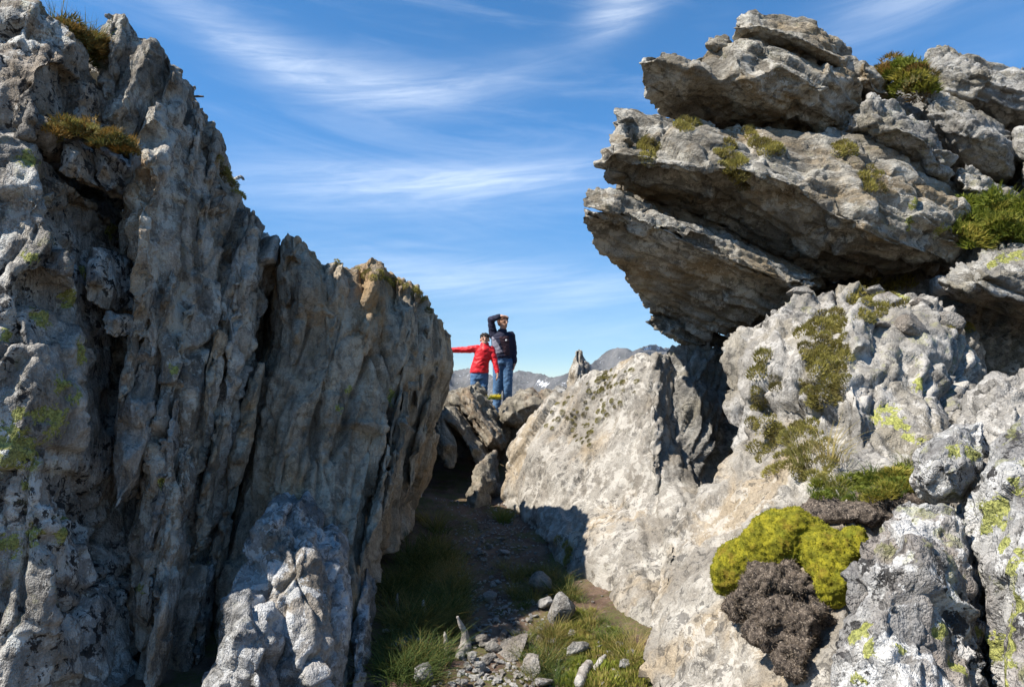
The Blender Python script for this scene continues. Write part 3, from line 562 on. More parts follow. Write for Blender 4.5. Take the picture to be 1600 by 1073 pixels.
boulder('thin_slab', 'thin sunlit flake lying along the top of the pointed overhang slab', 'rock slab',
  [(908, 304, 5.75), (915, 292, 5.8), (945, 290, 5.8), (975, 300, 5.8), (1000, 315, 5.75), (1020, 333, 5.7), (1080, 352, 5.7), (1140, 375, 5.75), (1200, 405, 5.8), (1270, 436, 5.9), (1230, 444, 5.72), (1150, 412, 5.62), (1085, 386, 5.62), (1030, 358, 5.62), (980, 338, 5.62), (935, 330, 5.62), (908, 324, 5.68)],
  [(960, 315, 5.6), (1050, 352, 5.57)], (0.9, 1.3, 0.2), M_over, A=(0.04, 0.04, 0.02, 0.02), cell=(0.5, 0.4, 0.1), seed=42, vox=0.011, smooth=4)
boulder('boulder', 'shadowed rock packed between the pointed slab and the main slab', 'boulder', [(945, 300, 6.5), (960, 270, 6.7), (1050, 290, 6.8), (1200, 350, 6.9), (1300, 410, 7.0), (1290, 450, 6.9), (1180, 430, 6.7), (1060, 370, 6.5), (980, 335, 6.45)], [(1050, 330, 6.45), (1150, 385, 6.5)], (0.5, 0.8, 0.0), M_over, A=(0.03, 0.03, 0.02, 0.02), cell=(0.5, 0.4, 0.2), seed=55, vox=0.02)
boulder('overhanging_slab', 'broad thick main slab of the overhang with mossy sunlit top', 'rock slab',
  [(935, 282, 5.9), (933, 262, 5.9), (940, 215, 6.0), (950, 180, 6.1), (958, 165, 6.2), (990, 157, 6.3), (1005, 165, 6.35), (1050, 175, 6.4), (1100, 182, 6.45), (1200, 192, 6.5), (1280, 206, 6.5), (1330, 215, 6.5), (1400, 226, 6.5), (1460, 254, 6.5), (1500, 285, 6.5), (1535, 312, 6.5), (1530, 345, 6.2),
   (1510, 385, 6.0), (1480, 412, 6.0), (1420, 420, 6.3), (1350, 432, 6.6), (1290, 432, 6.7), (1230, 404, 6.7), (1180, 378, 6.6), (1120, 344, 6.4), (1050, 317, 6.3), (990, 302, 6.15), (950, 292, 6.0)],
  [(955, 235, 5.7), (1020, 252, 5.6), (1080, 262, 5.58), (1150, 262, 5.55), (1250, 290, 5.5), (1320, 345, 5.5), (1400, 388, 5.6), (1100, 222, 5.95), (1200, 228, 5.9), (1300, 240, 5.9), (1400, 262, 5.9), (1450, 330, 5.65), (1380, 320, 5.55), (1100, 318, 6.05), (1200, 350, 6.1), (1280, 395, 6.15), (1000, 200, 5.95)],
  (1.2, 1.6, 0.1), M_over, A=(0.08, 0.06, 0.03, 0.05), cell=(0.9, 0.6, 0.28), seed=43, vox=0.0145)
boulder('overhanging_slab', 'blunt brown slab of the overhang below the rounded cap rock', 'rock slab',
  [(988, 97, 6.3), (994, 82, 6.4), (1020, 72, 6.5), (1060, 67, 6.55), (1090, 74, 6.55), (1130, 68, 6.55), (1150, 62, 6.5), (1200, 68, 6.5), (1250, 85, 6.5), (1300, 105, 6.5), (1350, 128, 6.55), (1356, 145, 6.55), (1332, 182, 6.55), (1312, 203, 6.55), (1270, 198, 6.6), (1200, 190, 6.7), (1150, 184, 6.8), (1080, 178, 6.8), (1030, 168, 6.7), (1000, 157, 6.55), (995, 120, 6.4)],
  [(1030, 92, 6.15), (1080, 105, 6.1), (1150, 88, 6.05), (1130, 128, 6.25), (1170, 125, 6.05), (1220, 100, 6.1), (1280, 130, 6.1), (1100, 150, 6.45), (1200, 160, 6.3), (1290, 165, 6.3)], (0.9, 1.3, -0.1), M_over, A=(0.07, 0.06, 0.025, 0.06), cell=(0.7, 0.5, 0.35), seed=44)
boulder('cap_rock', 'rounded cap rock on the very top of the overhang, lit along its crest', 'boulder',
  [(1138, 44, 6.4), (1145, 25, 6.5), (1165, 15, 6.6), (1200, 12, 6.65), (1230, 18, 6.65), (1270, 32, 6.65), (1310, 52, 6.65), (1340, 75, 6.65), (1370, 95, 6.65), (1390, 122, 6.65), (1397, 148, 6.65), (1370, 152, 6.65), (1330, 134, 6.65), (1290, 112, 6.65), (1240, 92, 6.65), (1180, 74, 6.65), (1145, 64, 6.55)],
  [(1190, 40, 6.2), (1250, 60, 6.2), (1310, 90, 6.3), (1360, 125, 6.4)], (0.8, 1.1, -0.1), M_over, A=(0.05, 0.05, 0.02, 0.04), cell=(0.6, 0.4, 0.25), seed=45)
boulder('boulder', 'small round lump tucked between the cap rock and the blunt slab', 'boulder',
  [(1092, 70, 6.5), (1100, 56, 6.55), (1118, 49, 6.6), (1142, 48, 6.6), (1146, 72, 6.5), (1120, 80, 6.45)], [(1120, 62, 6.4)], (0.3, 0.6, -0.1), M_over, A=(0.03, 0.02, 0.01, 0.03), cell=(0.3, 0.3, 0.2), seed=46)
boulder('boulder', 'grey angular block on the main slab beneath the tuft of bush', 'boulder',
  [(1305, 212, 6.35), (1330, 176, 6.35), (1350, 150, 6.35), (1380, 147, 6.35), (1430, 163, 6.35), (1465, 188, 6.35), (1476, 220, 6.35), (1494, 258, 6.35), (1485, 285, 6.35), (1420, 252, 6.4), (1350, 234, 6.4)], [(1375, 175, 6.1), (1410, 200, 5.98), (1450, 225, 6.0), (1370, 210, 6.15)],
  (0.5, 1.2, -0.1), M_overg, A=(0.06, 0.05, 0.025, 0.04), cell=(0.5, 0.4, 0.25), seed=47)
boulder('boulder', 'shaded rock filling the notch beneath the heath bush', 'boulder', [(1350, 150, 7.2), (1375, 118, 7.3), (1410, 118, 7.3), (1450, 118, 7.3), (1500, 140, 7.2), (1500, 260, 6.9), (1400, 240, 6.9)], [(1420, 170, 6.9), (1450, 200, 6.8)], (0.3, 0.8, -0.1), M_overg, A=(0.04, 0.04, 0.02, 0.03), cell=(0.4, 0.3, 0.2), seed=54)
boulder('boulder', 'pale ridge boulder against the sky at the right of the bush', 'boulder',
  [(1412, 108, 7.0), (1440, 90, 7.0), (1475, 72, 7.1), (1520, 80, 7.1), (1560, 90, 7.1), (1600, 95, 7.1), (1780, 130, 7.1), (1780, 240, 6.8), (1600, 178, 6.8), (1550, 168, 6.8), (1480, 145, 6.8), (1430, 126, 6.9)], [(1480, 95, 6.8), (1530, 110, 6.7), (1580, 130, 6.65), (1660, 150, 6.6)],
  (0.6, 1.2, -0.2), M_overg, A=(0.07, 0.06, 0.03, 0.05), cell=(0.6, 0.4, 0.25), seed=48)
boulder('boulder', 'long grey block sloping below the pale ridge boulder', 'boulder',
  [(1438, 150, 6.6), (1455, 132, 6.65), (1500, 145, 6.65), (1560, 178, 6.65), (1592, 200, 6.65), (1599, 250, 6.55), (1588, 284, 6.45), (1545, 275, 6.45), (1500, 240, 6.45), (1472, 208, 6.45), (1450, 182, 6.5)], [(1490, 168, 6.3), (1530, 200, 6.2), (1565, 235, 6.2)], (0.6, 1.0, -0.2), M_overg,
  A=(0.06, 0.05, 0.025, 0.04), cell=(0.5, 0.35, 0.25), seed=49)
boulder('boulder', 'broken knobbly ledge block above the leafy bush', 'boulder',
  [(1490, 262, 6.3), (1510, 250, 6.35), (1550, 276, 6.35), (1592, 288, 6.35), (1600, 318, 6.25), (1565, 330, 6.2), (1530, 318, 6.2), (1505, 290, 6.2)], [(1540, 295, 6.05)], (0.4, 0.9, -0.1), M_overg, A=(0.05, 0.05, 0.02, 0.04), cell=(0.25, 0.2, 0.15), seed=50)
boulder('boulder', 'grey rock at the edge of the hillside beside the sloping block', 'boulder',
  [(1588, 205, 6.5), (1620, 180, 6.6), (1780, 220, 6.6), (1780, 370, 6.3), (1640, 330, 6.2), (1600, 300, 6.25), (1595, 250, 6.4)], [(1640, 250, 6.1), (1700, 300, 6.1)], (0.5, 1.0, -0.2), M_overg, A=(0.06, 0.05, 0.02, 0.04), cell=(0.4, 0.3, 0.2), seed=51)
boulder('boulder', 'small flat stone jammed under the tip of the overhang', 'boulder',
  [(1004, 502, 6.6), (1012, 488, 6.65), (1035, 486, 6.7), (1070, 500, 6.75), (1110, 520, 6.8), (1110, 540, 6.75), (1080, 542, 6.7), (1055, 540, 6.65), (1030, 526, 6.6)], [(1050, 515, 6.45)], (0.5, 0.7, 0.0), M_over, A=(0.03, 0.03, 0.02, 0.02), cell=(0.4, 0.3, 0.12), seed=52)
boulder('flat_slab', 'flat slab with a sunlit top jutting over a dark hollow below the leafy bush', 'rock slab',
  [(1462, 440, 5.5), (1480, 418, 5.6), (1510, 400, 5.7), (1545, 382, 5.8), (1600, 370, 5.9), (1780, 356, 6.0), (1780, 500, 5.4), (1600, 474, 5.3), (1560, 462, 5.3), (1510, 456, 5.35)], [(1530, 430, 5.25), (1600, 420, 5.25), (1700, 430, 5.2)], (0.6, 0.9, -0.05), M_overg,
  A=(0.05, 0.05, 0.025, 0.03), cell=(0.7, 0.5, 0.15), seed=53)
print('overhang', round(time.time() - T0, 1))

# ------------------------------------------------------------------ foreground boulder, right
FF = frame((0.35, 0.2, 0.9), (0.9, 0.0, -0.3))
fore = empty('foreground_boulder', (1.6, 2.2, 0.0))
tag(fore, 'near pale boulder split by dark cracks, speckled with black and lime lichen', 'boulder')
def Fr(name, out, inn, ext, mat=M_fore, **k):
    k.setdefault('fr', FF); k.setdefault('vox', 0.0065); k.setdefault('fine', 0.75); return rock(name, out, inn, ext, mat, parent=fore, **k)
Fr('main_block', [(1250, 1400, 1.6), (1262, 1073, 1.9), (1288, 1000, 2.0), (1310, 930, 2.1), (1325, 880, 2.15), (1345, 838, 2.2), (1385, 800, 2.3), (1420, 775, 2.35), (1470, 792, 2.3), (1512, 806, 2.2), (1524, 850, 2.15), (1532, 900, 2.1), (1542, 1000, 1.95), (1560, 1400, 1.5)],
   [(1400, 850, 2.08), (1450, 880, 2.0), (1380, 960, 1.88), (1470, 1000, 1.85), (1330, 1040, 1.85), (1420, 1060, 1.75), (1440, 820, 2.15)], (0.5, 0.7, -0.2), A=(0.045, 0.045, 0.015, 0.03), cell=(0.32, 0.25, 0.2), seed=71)
Fr('cap_block', [(1414, 742, 2.4), (1424, 706, 2.45), (1455, 680, 2.5), (1500, 656, 2.52), (1542, 650, 2.52), (1552, 690, 2.45), (1534, 750, 2.35), (1514, 788, 2.3), (1470, 786, 2.3), (1430, 766, 2.35)], [(1470, 715, 2.24), (1505, 735, 2.2)],
   (0.3, 0.5, -0.1), A=(0.03, 0.03, 0.01, 0.02), cell=(0.25, 0.2, 0.15), seed=72)
Fr('right_block', [(1506, 850, 2.2), (1516, 790, 2.25), (1540, 735, 2.3), (1556, 690, 2.35), (1590, 655, 2.4), (1640, 630, 2.4), (1800, 600, 2.3), (1800, 1400, 1.4), (1566, 1400, 1.5), (1560, 1100, 1.8), (1550, 1000, 1.92), (1540, 920, 2.05)],
   [(1570, 740, 2.12), (1580, 830, 1.98), (1560, 900, 1.98), (1600, 960, 1.82), (1680, 800, 1.9), (1600, 1060, 1.7), (1700, 1000, 1.7)], (0.5, 0.8, -0.2), A=(0.055, 0.06, 0.015, 0.03), cell=(0.34, 0.25, 0.2), seed=73)
Fr('upper_block', [(1520, 650, 3.1), (1540, 600, 3.2), (1580, 576, 3.3), (1640, 566, 3.3), (1900, 560, 3.2), (1900, 1000, 2.6), (1600, 900, 2.6), (1520, 760, 2.8)], [(1580, 640, 2.85), (1640, 700, 2.7)], (0.4, 0.8, -0.1), M_wallh, A=(0.06, 0.05, 0.02, 0.03), cell=(0.4, 0.3, 0.2), seed=74, vox=0.009)
print('fore', round(time.time() - T0, 1))

# ------------------------------------------------------------------ boulders jammed at the head of the gully
CF = frame((0.55, -0.2, -0.75), (0.3, 0.9, 0.0))
cave = [
  ('leaning_slab', 'thick leaning slab topmost of the jammed rocks, below the red jacket', [(700, 624, 8.6), (712, 606, 8.8), (735, 600, 8.9), (752, 612, 8.9), (768, 640, 8.8), (785, 668, 8.6), (789, 692, 8.5), (776, 702, 8.4), (758, 698, 8.4), (738, 672, 8.5), (718, 648, 8.5)], [(735, 625, 8.45), (755, 655, 8.3), (772, 685, 8.25)], (0.1, 0.9, -0.1)),
  ('leaning_slab', 'narrow leaning slab between the topmost slab and the dark hollow', [(684, 650, 8.2), (694, 632, 8.4), (708, 634, 8.4), (722, 652, 8.4), (740, 680, 8.3), (757, 705, 8.2), (764, 722, 8.1), (750, 735, 8.05), (738, 725, 8.1), (722, 690, 8.15), (706, 668, 8.15)], [(715, 662, 8.1), (738, 700, 7.95)], (0.05, 0.8, -0.05)),
  ('leaning_slab', 'shadowed slab against the left cliff over the dark hollow', [(672, 700, 7.9), (680, 655, 8.0), (692, 645, 8.1), (704, 672, 8.0), (714, 700, 7.9), (716, 728, 7.85), (700, 734, 7.8), (688, 720, 7.8)], [(696, 695, 7.75)], (-0.1, 0.9, 0.1)),
  ('standing_rock', 'upright rounded rock with a reddish foot at the mouth of the hollow', [(716, 820, 7.45), (722, 785, 7.5), (735, 752, 7.6), (750, 722, 7.7), (763, 708, 7.75), (769, 735, 7.7), (769, 775, 7.6), (763, 808, 7.5), (745, 832, 7.45), (728, 834, 7.42)], [(745, 780, 7.35), (752, 745, 7.45), (738, 815, 7.28)], (0.1, 0.5, 0.05)),
  ('angular_boulder', 'angular pale boulder with a flat top wedged beside the yellow flowers', [(772, 640, 9.2), (782, 622, 9.3), (800, 612, 9.5), (830, 607, 9.6), (868, 604, 9.7), (876, 612, 9.6), (860, 632, 9.3), (830, 655, 9.1), (805, 668, 9.0), (782, 668, 9.0), (774, 655, 9.05)], [(805, 618, 9.1), (800, 645, 8.8), (835, 630, 9.05)], (0.1, 1.0, -0.1)),
  ('back_boulder', 'dark boulder closing the back of the hollow under the leaning slabs', [(630, 850, 9.2), (640, 720, 9.3), (680, 655, 9.4), (740, 650, 9.6), (790, 660, 9.6), (815, 670, 9.5), (815, 820, 9.2), (760, 860, 9.0)], [(700, 760, 8.9), (780, 740, 8.9)], (0, 1.2, 0)),
  ('ledge_boulder', 'knobbly sunlit boulder by the left cliff at the feet of the walkers', [(660, 660, 9.0), (676, 622, 9.3), (694, 606, 9.5), (720, 601, 9.6), (748, 596, 9.8), (762, 606, 9.8), (764, 640, 9.6), (720, 680, 9.2)], [(710, 620, 9.1), (740, 612, 9.3)], (0, 1.0, -0.1)),
]
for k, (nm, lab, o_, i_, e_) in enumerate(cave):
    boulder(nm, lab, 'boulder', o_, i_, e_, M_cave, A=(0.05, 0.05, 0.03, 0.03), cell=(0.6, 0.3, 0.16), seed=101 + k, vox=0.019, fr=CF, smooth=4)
boulder('rock_pinnacle', 'slender upright stone pinnacle standing against the far mountains', 'pinnacle', [(872, 640, 13), (884, 606, 13), (886, 580, 13), (893, 566, 13), (898, 546, 13), (905, 541, 13), (911, 546, 13), (914, 562, 13), (923, 566, 13), (925, 580, 13), (935, 600, 13), (945, 640, 13)],
   [(902, 570, 12.8), (900, 600, 12.7), (915, 590, 12.75)], (0.05, 0.5, 0), M_wall, A=(0.035, 0.03, 0.02, 0.01), cell=(0.4, 0.25, 0.15), seed=120, vox=0.018, fr=LF, smooth=3)
boulder('flat_boulder', 'flat grey boulder behind the angular boulder under the snowy peak', 'boulder', [(850, 640, 11), (856, 612, 11), (868, 601, 11.2), (885, 602, 11.2), (900, 612, 11.2), (905, 640, 11)], [(872, 612, 10.8)], (0.1, 0.8, -0.1), M_overg, A=(0.03, 0.03, 0.02, 0.02), cell=(0.5, 0.4, 0.15), seed=121, vox=0.02, smooth=3)
# the rock saddle the walkers stand on
boulder('saddle_rock', 'broad rock saddle the two walkers stand on at the top of the gully', 'rock', [(560, 720, 10.2), (600, 668, 10.8), (680, 656, 11.2), (760, 654, 11.3), (840, 652, 11.3), (900, 648, 11.4), (990, 640, 11.4), (1040, 760, 10), (900, 780, 9.6), (700, 780, 9.6)], [(700, 700, 10.3), (800, 700, 10.3), (900, 700, 10.3)],
   (0.0, 3.6, -0.05), M_wall, A=(0.04, 0.03, 0.02, 0.03), cell=(0.7, 0.6, 0.25), seed=122, vox=0.045, shrink=1.1, smooth=3)
print('cave', round(time.time() - T0, 1), sum(s[1] for s in STATS) * 2, 'tris')

# ------------------------------------------------------------------ far mountains
def rock_far(name, a, b_, snow):
    m, t, b = new_mat(name); g = N(t, 'ShaderNodeNewGeometry'); p = g.outputs['Position']
    c = mixc(t, mapr(t, tnoise(t, p, 0.012, 8, 0.7), 0.38, 0.62), a, b_)
    c = mixc(t, mth(t, 'MULTIPLY', mapr(t, tnoise(t, p, 0.05, 6, 0.7), 0.5, 0.62), 0.6), c, (0.07, 0.075, 0.065))
    sx = N(t, 'ShaderNodeSeparateXYZ'); lk(t, p, sx.inputs[0]); nx = N(t, 'ShaderNodeSeparateXYZ'); lk(t, g.outputs['Normal'], nx.inputs[0])
    at_ = N(t, 'ShaderNodeAttribute'); at_.attribute_name = 'snow'
    sn = mapr(t, mth(t, 'ADD', at_.outputs['Fac'], mth(t, 'MULTIPLY_ADD', tnoise(t, p, 0.06, 7, 0.75), 4.5, -2.35)), 0.45, 0.6)
    c = mixc(t, sn, c, (0.78, 0.79, 0.82))
    lk(t, c, b.inputs['Base Color']); b.inputs['Roughness'].default_value = 0.95
    bp = N(t, 'ShaderNodeBump'); bp.inputs['Strength'].default_value = 1.0; bp.inputs['Distance'].default_value = 14
    lk(t, tnoise(t, p, 0.03, 8, 0.7), bp.inputs['Height']); lk(t, bp.outputs[0], b.inputs['Normal'])
    return m
def mountains(name, label, D, W, crest, mat, seed, base, snow=()):
    cx = np.array([c[0] for c in crest], float); cy = np.array([c[1] for c in crest], float)
    azs = np.arctan((cx - 800) / FPX); els = np.arctan((536.5 - cy) / FPX * np.cos(azs)) + PITCH
    A_ = np.concatenate([np.linspace(azs[0], -0.16, 60, endpoint=False), np.linspace(-0.16, 0.27, 300), np.linspace(0.27, azs[-1], 60)[1:]])
    E = np.interp(A_, azs, els)
    R = np.concatenate([np.linspace(-1, -0.12, 34), np.linspace(-0.1, 0.6, 22)])
    AA, RR = np.meshgrid(A_, R)
    crest_z = CAM.z + D * np.tan(E)
    far = 1 + 0.10 * np.sin(AA * 23 + seed) + 0.06 * np.sin(AA * 61)
    dist = D * far + RR * W
    x = np.sin(AA) * dist; y = np.cos(AA) * dist
    P = np.stack([x.ravel(), y.ravel(), np.zeros(x.size)], 1)
    prof = np.where(RR < 0, np.clip(1 + RR, 0, 1) ** 1.35, 1 - 0.7 * RR)
    cz = (CAM.z + D * far * np.tan(E)[None, :])
    z = base + (cz - base) * prof
    rid = fbm(P / 190.0, 5, seed, 0.55, ridged=True).reshape(z.shape); rid2 = fbm(P / 45.0, 3, seed + 5, 0.55, ridged=True).reshape(z.shape)
    fade = np.clip(np.abs(RR) * 3.0, 0.10, 1) * np.clip(prof * 2, 0, 1)
    z = z + (rid - 0.3) * 34 * fade * (D / 2500) + rid2 * 7 * (0.5 + fade) * (D / 2500)
    V = np.stack([x, y, z], -1).reshape(-1, 3); ny, nx = x.shape; i = np.arange(nx * ny).reshape(ny, nx)
    F = np.stack([i[:-1, :-1], i[:-1, 1:], i[1:, 1:], i[1:, :-1]], -1).reshape(-1, 4)
    o = mesh_obj(name, V, F, mat, smooth=False); tag(o, label, 'mountains', kind='structure')
    px, py, f = project(V.astype(np.float32)); sm = np.zeros(len(V), np.float32)
    for (sx_, sy_, ra, rb) in snow: sm = np.maximum(sm, 1.15 - np.sqrt(((px - sx_) / ra) ** 2 + ((py - sy_) / rb) ** 2))
    at_ = o.data.attributes.new('snow', 'FLOAT', 'POINT'); at_.data.foreach_set('value', np.clip(sm, 0, 1))
M_far = rock_far('mountain_rock', (0.085, 0.085, 0.085), (0.155, 0.15, 0.145), True)
mountains('mountains', 'grey-blue rocky mountain ridge with a snow patch beyond the walkers', 2600, 900,
  [(-900, 600), (200, 585), (600, 582), (690, 584), (708, 580), (722, 577), (736, 574), (752, 580), (775, 590), (799, 584), (812, 579), (826, 581), (844, 583), (857, 587), (871, 590), (884, 584), (905, 576), (925, 568), (938, 557), (950, 549), (965, 544), (979, 545), (988, 549), (1000, 547), (1040, 552), (1200, 560), (1700, 570), (2600, 590)], M_far, 3, -150,
  snow=((848, 600, 13, 5), (842, 595, 6, 3), (940, 566, 4, 2)))
mountains('mountains', 'paler farther mountain crest streaked with snow behind the nearer ridge', 3900, 700,
  [(-900, 610), (600, 600), (800, 605), (930, 575), (985, 552), (1001, 545), (1015, 540), (1026, 540), (1037, 546), (1060, 545), (1200, 552), (1700, 580), (2600, 600)], M_far, 8, -150, snow=((1012, 545, 10, 3), (1028, 545, 5, 3)))

# ------------------------------------------------------------------ ray casting onto the built rock
bpy.context.view_layer.update(); DG = bpy.context.evaluated_depsgraph_get()
def hit(px, py):
    h, l, n, i, o, m = scene.ray_cast(DG, CAM, ray(px, py)); return (l, n, o) if h else (None, None, None)
def hit_from(p, d):
    h, l, n, i, o, m = scene.ray_cast(DG, Vector(p), Vector(d)); return (l, n, o) if h else (None, None, None)

# ------------------------------------------------------------------ map lichen patches on the rock
random.seed(5)
spots = [(15, 690, 26), (40, 700, 28), (12, 720, 18), (88, 658, 22), (62, 645, 12), (30, 645, 12), (68, 495, 18), (108, 465, 15), (100, 475, 9), (130, 548, 18), (105, 600, 18), (115, 622, 10), (90, 600, 9), (12, 850, 18), (8, 525, 12), (50, 835, 14), (95, 835, 12), (98, 810, 10),
         (250, 757, 10), (216, 920, 9), (272, 578, 9), (40, 755, 8), (175, 360, 14), (50, 255, 16), (45, 400, 12), (128, 425, 10),
         (1340, 985, 20), (1355, 1005, 16), (1335, 1055, 15), (1545, 800, 24), (1560, 815, 16), (1535, 825, 12), (1585, 880, 26), (1570, 850, 12), (1590, 945, 24), (1570, 1050, 28), (1515, 708, 18), (1490, 705, 14), (1500, 1045, 18), (1470, 985, 14), (1560, 1010, 20), (1530, 990, 12), (1440, 690, 8), (1590, 760, 14), (1405, 1010, 10), (1580, 1000, 18),
         (1400, 660, 16), (1390, 640, 14), (1420, 680, 12), (1370, 655, 12), (1440, 600, 14), (1405, 465, 14), (1380, 640, 10), (1570, 405, 14), (1590, 395, 16), (1550, 410, 12), (1430, 320, 10), (1470, 360, 12), (1500, 350, 12), (1420, 350, 10), (610, 620, 16), (545, 610, 8), (530, 640, 8), (660, 800, 8)]
acc = {}
for (sx_, sy_, rp) in spots:
    l, n, o = hit(sx_, sy_)
    if o is None or o.name.startswith('ground'): continue
    acc.setdefault(o.name, []).append((l, rp * (l - CAM).length / FPX))
for o in list(bpy.data.objects):
    if o.type != 'MESH' or o.name not in acc: continue
    me = o.data; V = np.empty(len(me.vertices) * 3, np.float32); me.vertices.foreach_get('co', V); V = V.reshape(-1, 3)
    val = np.zeros(len(V), np.float32)
    for (l, r) in acc[o.name]: val = np.maximum(val, np.clip(1.25 - np.linalg.norm(V - np.array(l, np.float32), axis=1) / r, 0, 1))
    at_ = me.attributes.new('lichen', 'FLOAT', 'POINT'); at_.data.foreach_set('value', val)
print('lichen', round(time.time() - T0, 1))

# ------------------------------------------------------------------ vegetation prototypes
def leaf_mat(name, a, b_, c_=None, trans=0.35, scale=30):
    m, t, b = new_mat(name); oi = N(t, 'ShaderNodeObjectInfo'); g = N(t, 'ShaderNodeNewGeometry')
    f = tnoise(t, g.outputs['Position'], scale, 3, 0.6)
    c = mixc(t, mapr(t, f, 0.38, 0.62), a, b_)
    if c_: c = mixc(t, mapr(t, mth(t, 'MULTIPLY_ADD', oi.outputs['Random'], 0.4, mth(t, 'MULTIPLY', tnoise(t, g.outputs['Position'], scale * 3, 2), 0.8)), 0.55, 0.8), c, c_)
    lk(t, c, b.inputs['Base Color']); b.inputs['Roughness'].default_value = 0.7
    tr = N(t, 'ShaderNodeBsdfTranslucent'); lk(t, c, tr.inputs['Color']); mx = N(t, 'ShaderNodeMixShader'); mx.inputs[0].default_value = trans
    lk(t, b.outputs[0], mx.inputs[1]); lk(t, tr.outputs[0], mx.inputs[2]); lk(t, mx.outputs[0], t.nodes['Material Output'].inputs['Surface'])
    return m
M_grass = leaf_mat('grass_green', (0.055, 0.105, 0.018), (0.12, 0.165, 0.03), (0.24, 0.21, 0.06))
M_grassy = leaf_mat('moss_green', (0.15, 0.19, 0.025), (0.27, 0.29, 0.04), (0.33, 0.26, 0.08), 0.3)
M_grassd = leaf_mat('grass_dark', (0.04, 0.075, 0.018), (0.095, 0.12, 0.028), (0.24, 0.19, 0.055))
M_dry = leaf_mat('grass_dry', (0.42, 0.32, 0.12), (0.30, 0.25, 0.08), (0.15, 0.15, 0.04))
M_mossy = leaf_mat('moss_olive', (0.25, 0.225, 0.06), (0.40, 0.35, 0.10), (0.17, 0.14, 0.05), 0.35)
M_mosst = leaf_mat('moss_bright', (0.14, 0.14, 0.008), (0.28, 0.25, 0.016), (0.20, 0.20, 0.012), 0.2, 45)
M_herb = leaf_mat('herb_green', (0.11, 0.15, 0.02), (0.22, 0.24, 0.035), (0.36, 0.30, 0.06), 0.4)
M_flower = leaf_mat('flower_yellow', (0.65, 0.52, 0.02), (0.75, 0.62, 0.04), None, 0.3)
M_amber = leaf_mat('amber_heath', (0.34, 0.20, 0.05), (0.22, 0.14, 0.04), (0.09, 0.10, 0.03), 0.2)
def tuft_mesh(name, n, h0, h1, wid, spread, lean, mat, seed, dome=0.0, seg=3):
    r = random.Random(seed); V, F = [], []
    for _ in range(n):
        a = r.uniform(0, 6.283); rr = spread * math.sqrt(r.random()); bx, by = rr * math.cos(a), rr * math.sin(a)
        b0 = a + r.uniform(-0.9, 0.9); le = lean * (0.35 + r.random()) * (0.4 + rr / (spread + 1e-6)); h = r.uniform(h0, h1)
        bz = dome * (1 - (rr / spread) ** 2) if dome else 0.0
        wv = r.uniform(0, 3.14); wx, wy = math.cos(wv) * wid, math.sin(wv) * wid; i0 = len(V)
        for k in range(seg):
            u = k / seg; x = bx + math.cos(b0) * le * h * u * u * 1.4; y = by + math.sin(b0) * le * h * u * u * 1.4; z = bz - 0.006 + h * u * (1 - 0.25 * le * u)
            ww = (1 - u * 0.6); V += [(x - wx * ww, y - wy * ww, z), (x + wx * ww, y + wy * ww, z)]
        x = bx + math.cos(b0) * le * h * 1.4; y = by + math.sin(b0) * le * h * 1.4; V.append((x, y, bz + h * (1 - 0.25 * le)))
        for k in range(seg - 1): q = i0 + 2 * k; F.append((q, q + 1, q + 3, q + 2))
        q = i0 + 2 * (seg - 1); F.append((q, q + 1, q + 2))
    me = bpy.data.meshes.new(name); me.from_pydata(V, [], F); me.materials.append(mat); me.polygons.foreach_set('use_smooth', [True] * len(F)); return me
P_grass = [tuft_mesh('grass_tuft', 70, 0.05, 0.13, 0.0022, 0.05, 0.7, M_grass, k) for k in range(4)]
P_grassd = [tuft_mesh('grass_tuft', 90, 0.07, 0.19, 0.0024, 0.06, 0.8, M_grassd, 10 + k) for k in range(4)]
P_dry = [tuft_mesh('dry_grass_tuft', 50, 0.10, 0.24, 0.0018, 0.05, 0.8, M_dry, 20 + k) for k in range(3)]
P_moss = [tuft_mesh('moss_tuft', 230, 0.008, 0.022, 0.0032, 0.05, 0.4, M_mossy, 30 + k, 0.026, 2) for k in range(5)]
P_moss2 = [tuft_mesh('moss_tuft', 200, 0.008, 0.025, 0.003, 0.055, 0.4, M_grassy, 60 + k, 0.018, 2) for k in range(3)]
P_heath = [tuft_mesh('heath_tuft', 240, 0.018, 0.045, 0.0065, 0.085, 0.9, M_herb, 40 + k, 0.05, 2) for k in range(3)]
P_amber = [tuft_mesh('heath_tuft', 220, 0.015, 0.035, 0.005, 0.07, 0.8, M_amber, 50 + k, 0.035, 2) for k in range(2)]
def place(me, name, loc, nrm, sc, rng, label, cat, group, up=0.5):
    o = bpy.data.objects.new(name, me); col.objects.link(o)
    nv = (Vector(nrm) * (1 - up) + Vector((0, 0, 1)) * up).normalized()
    o.rotation_mode = 'QUATERNION'; o.rotation_quaternion = nv.to_track_quat('Z', 'Y') @ Matrix.Rotation(rng.uniform(0, 6.28), 3, 'Z').to_quaternion()
    o.location = Vector(loc) - nv * 0.004; o.scale = (sc * rng.uniform(0.85, 1.15), sc * rng.uniform(0.85, 1.15), sc * rng.uniform(0.8, 1.2))
    return tag(o, label, cat, group)
def inpoly(x, y, poly):
    c = False; n = len(poly); j = n - 1
    for i in range(n):
        if (poly[i][1] > y) != (poly[j][1] > y) and x < (poly[j][0] - poly[i][0]) * (y - poly[i][1]) / (poly[j][1] - poly[i][1]) + poly[i][0]: c = not c
        j = i
    return c
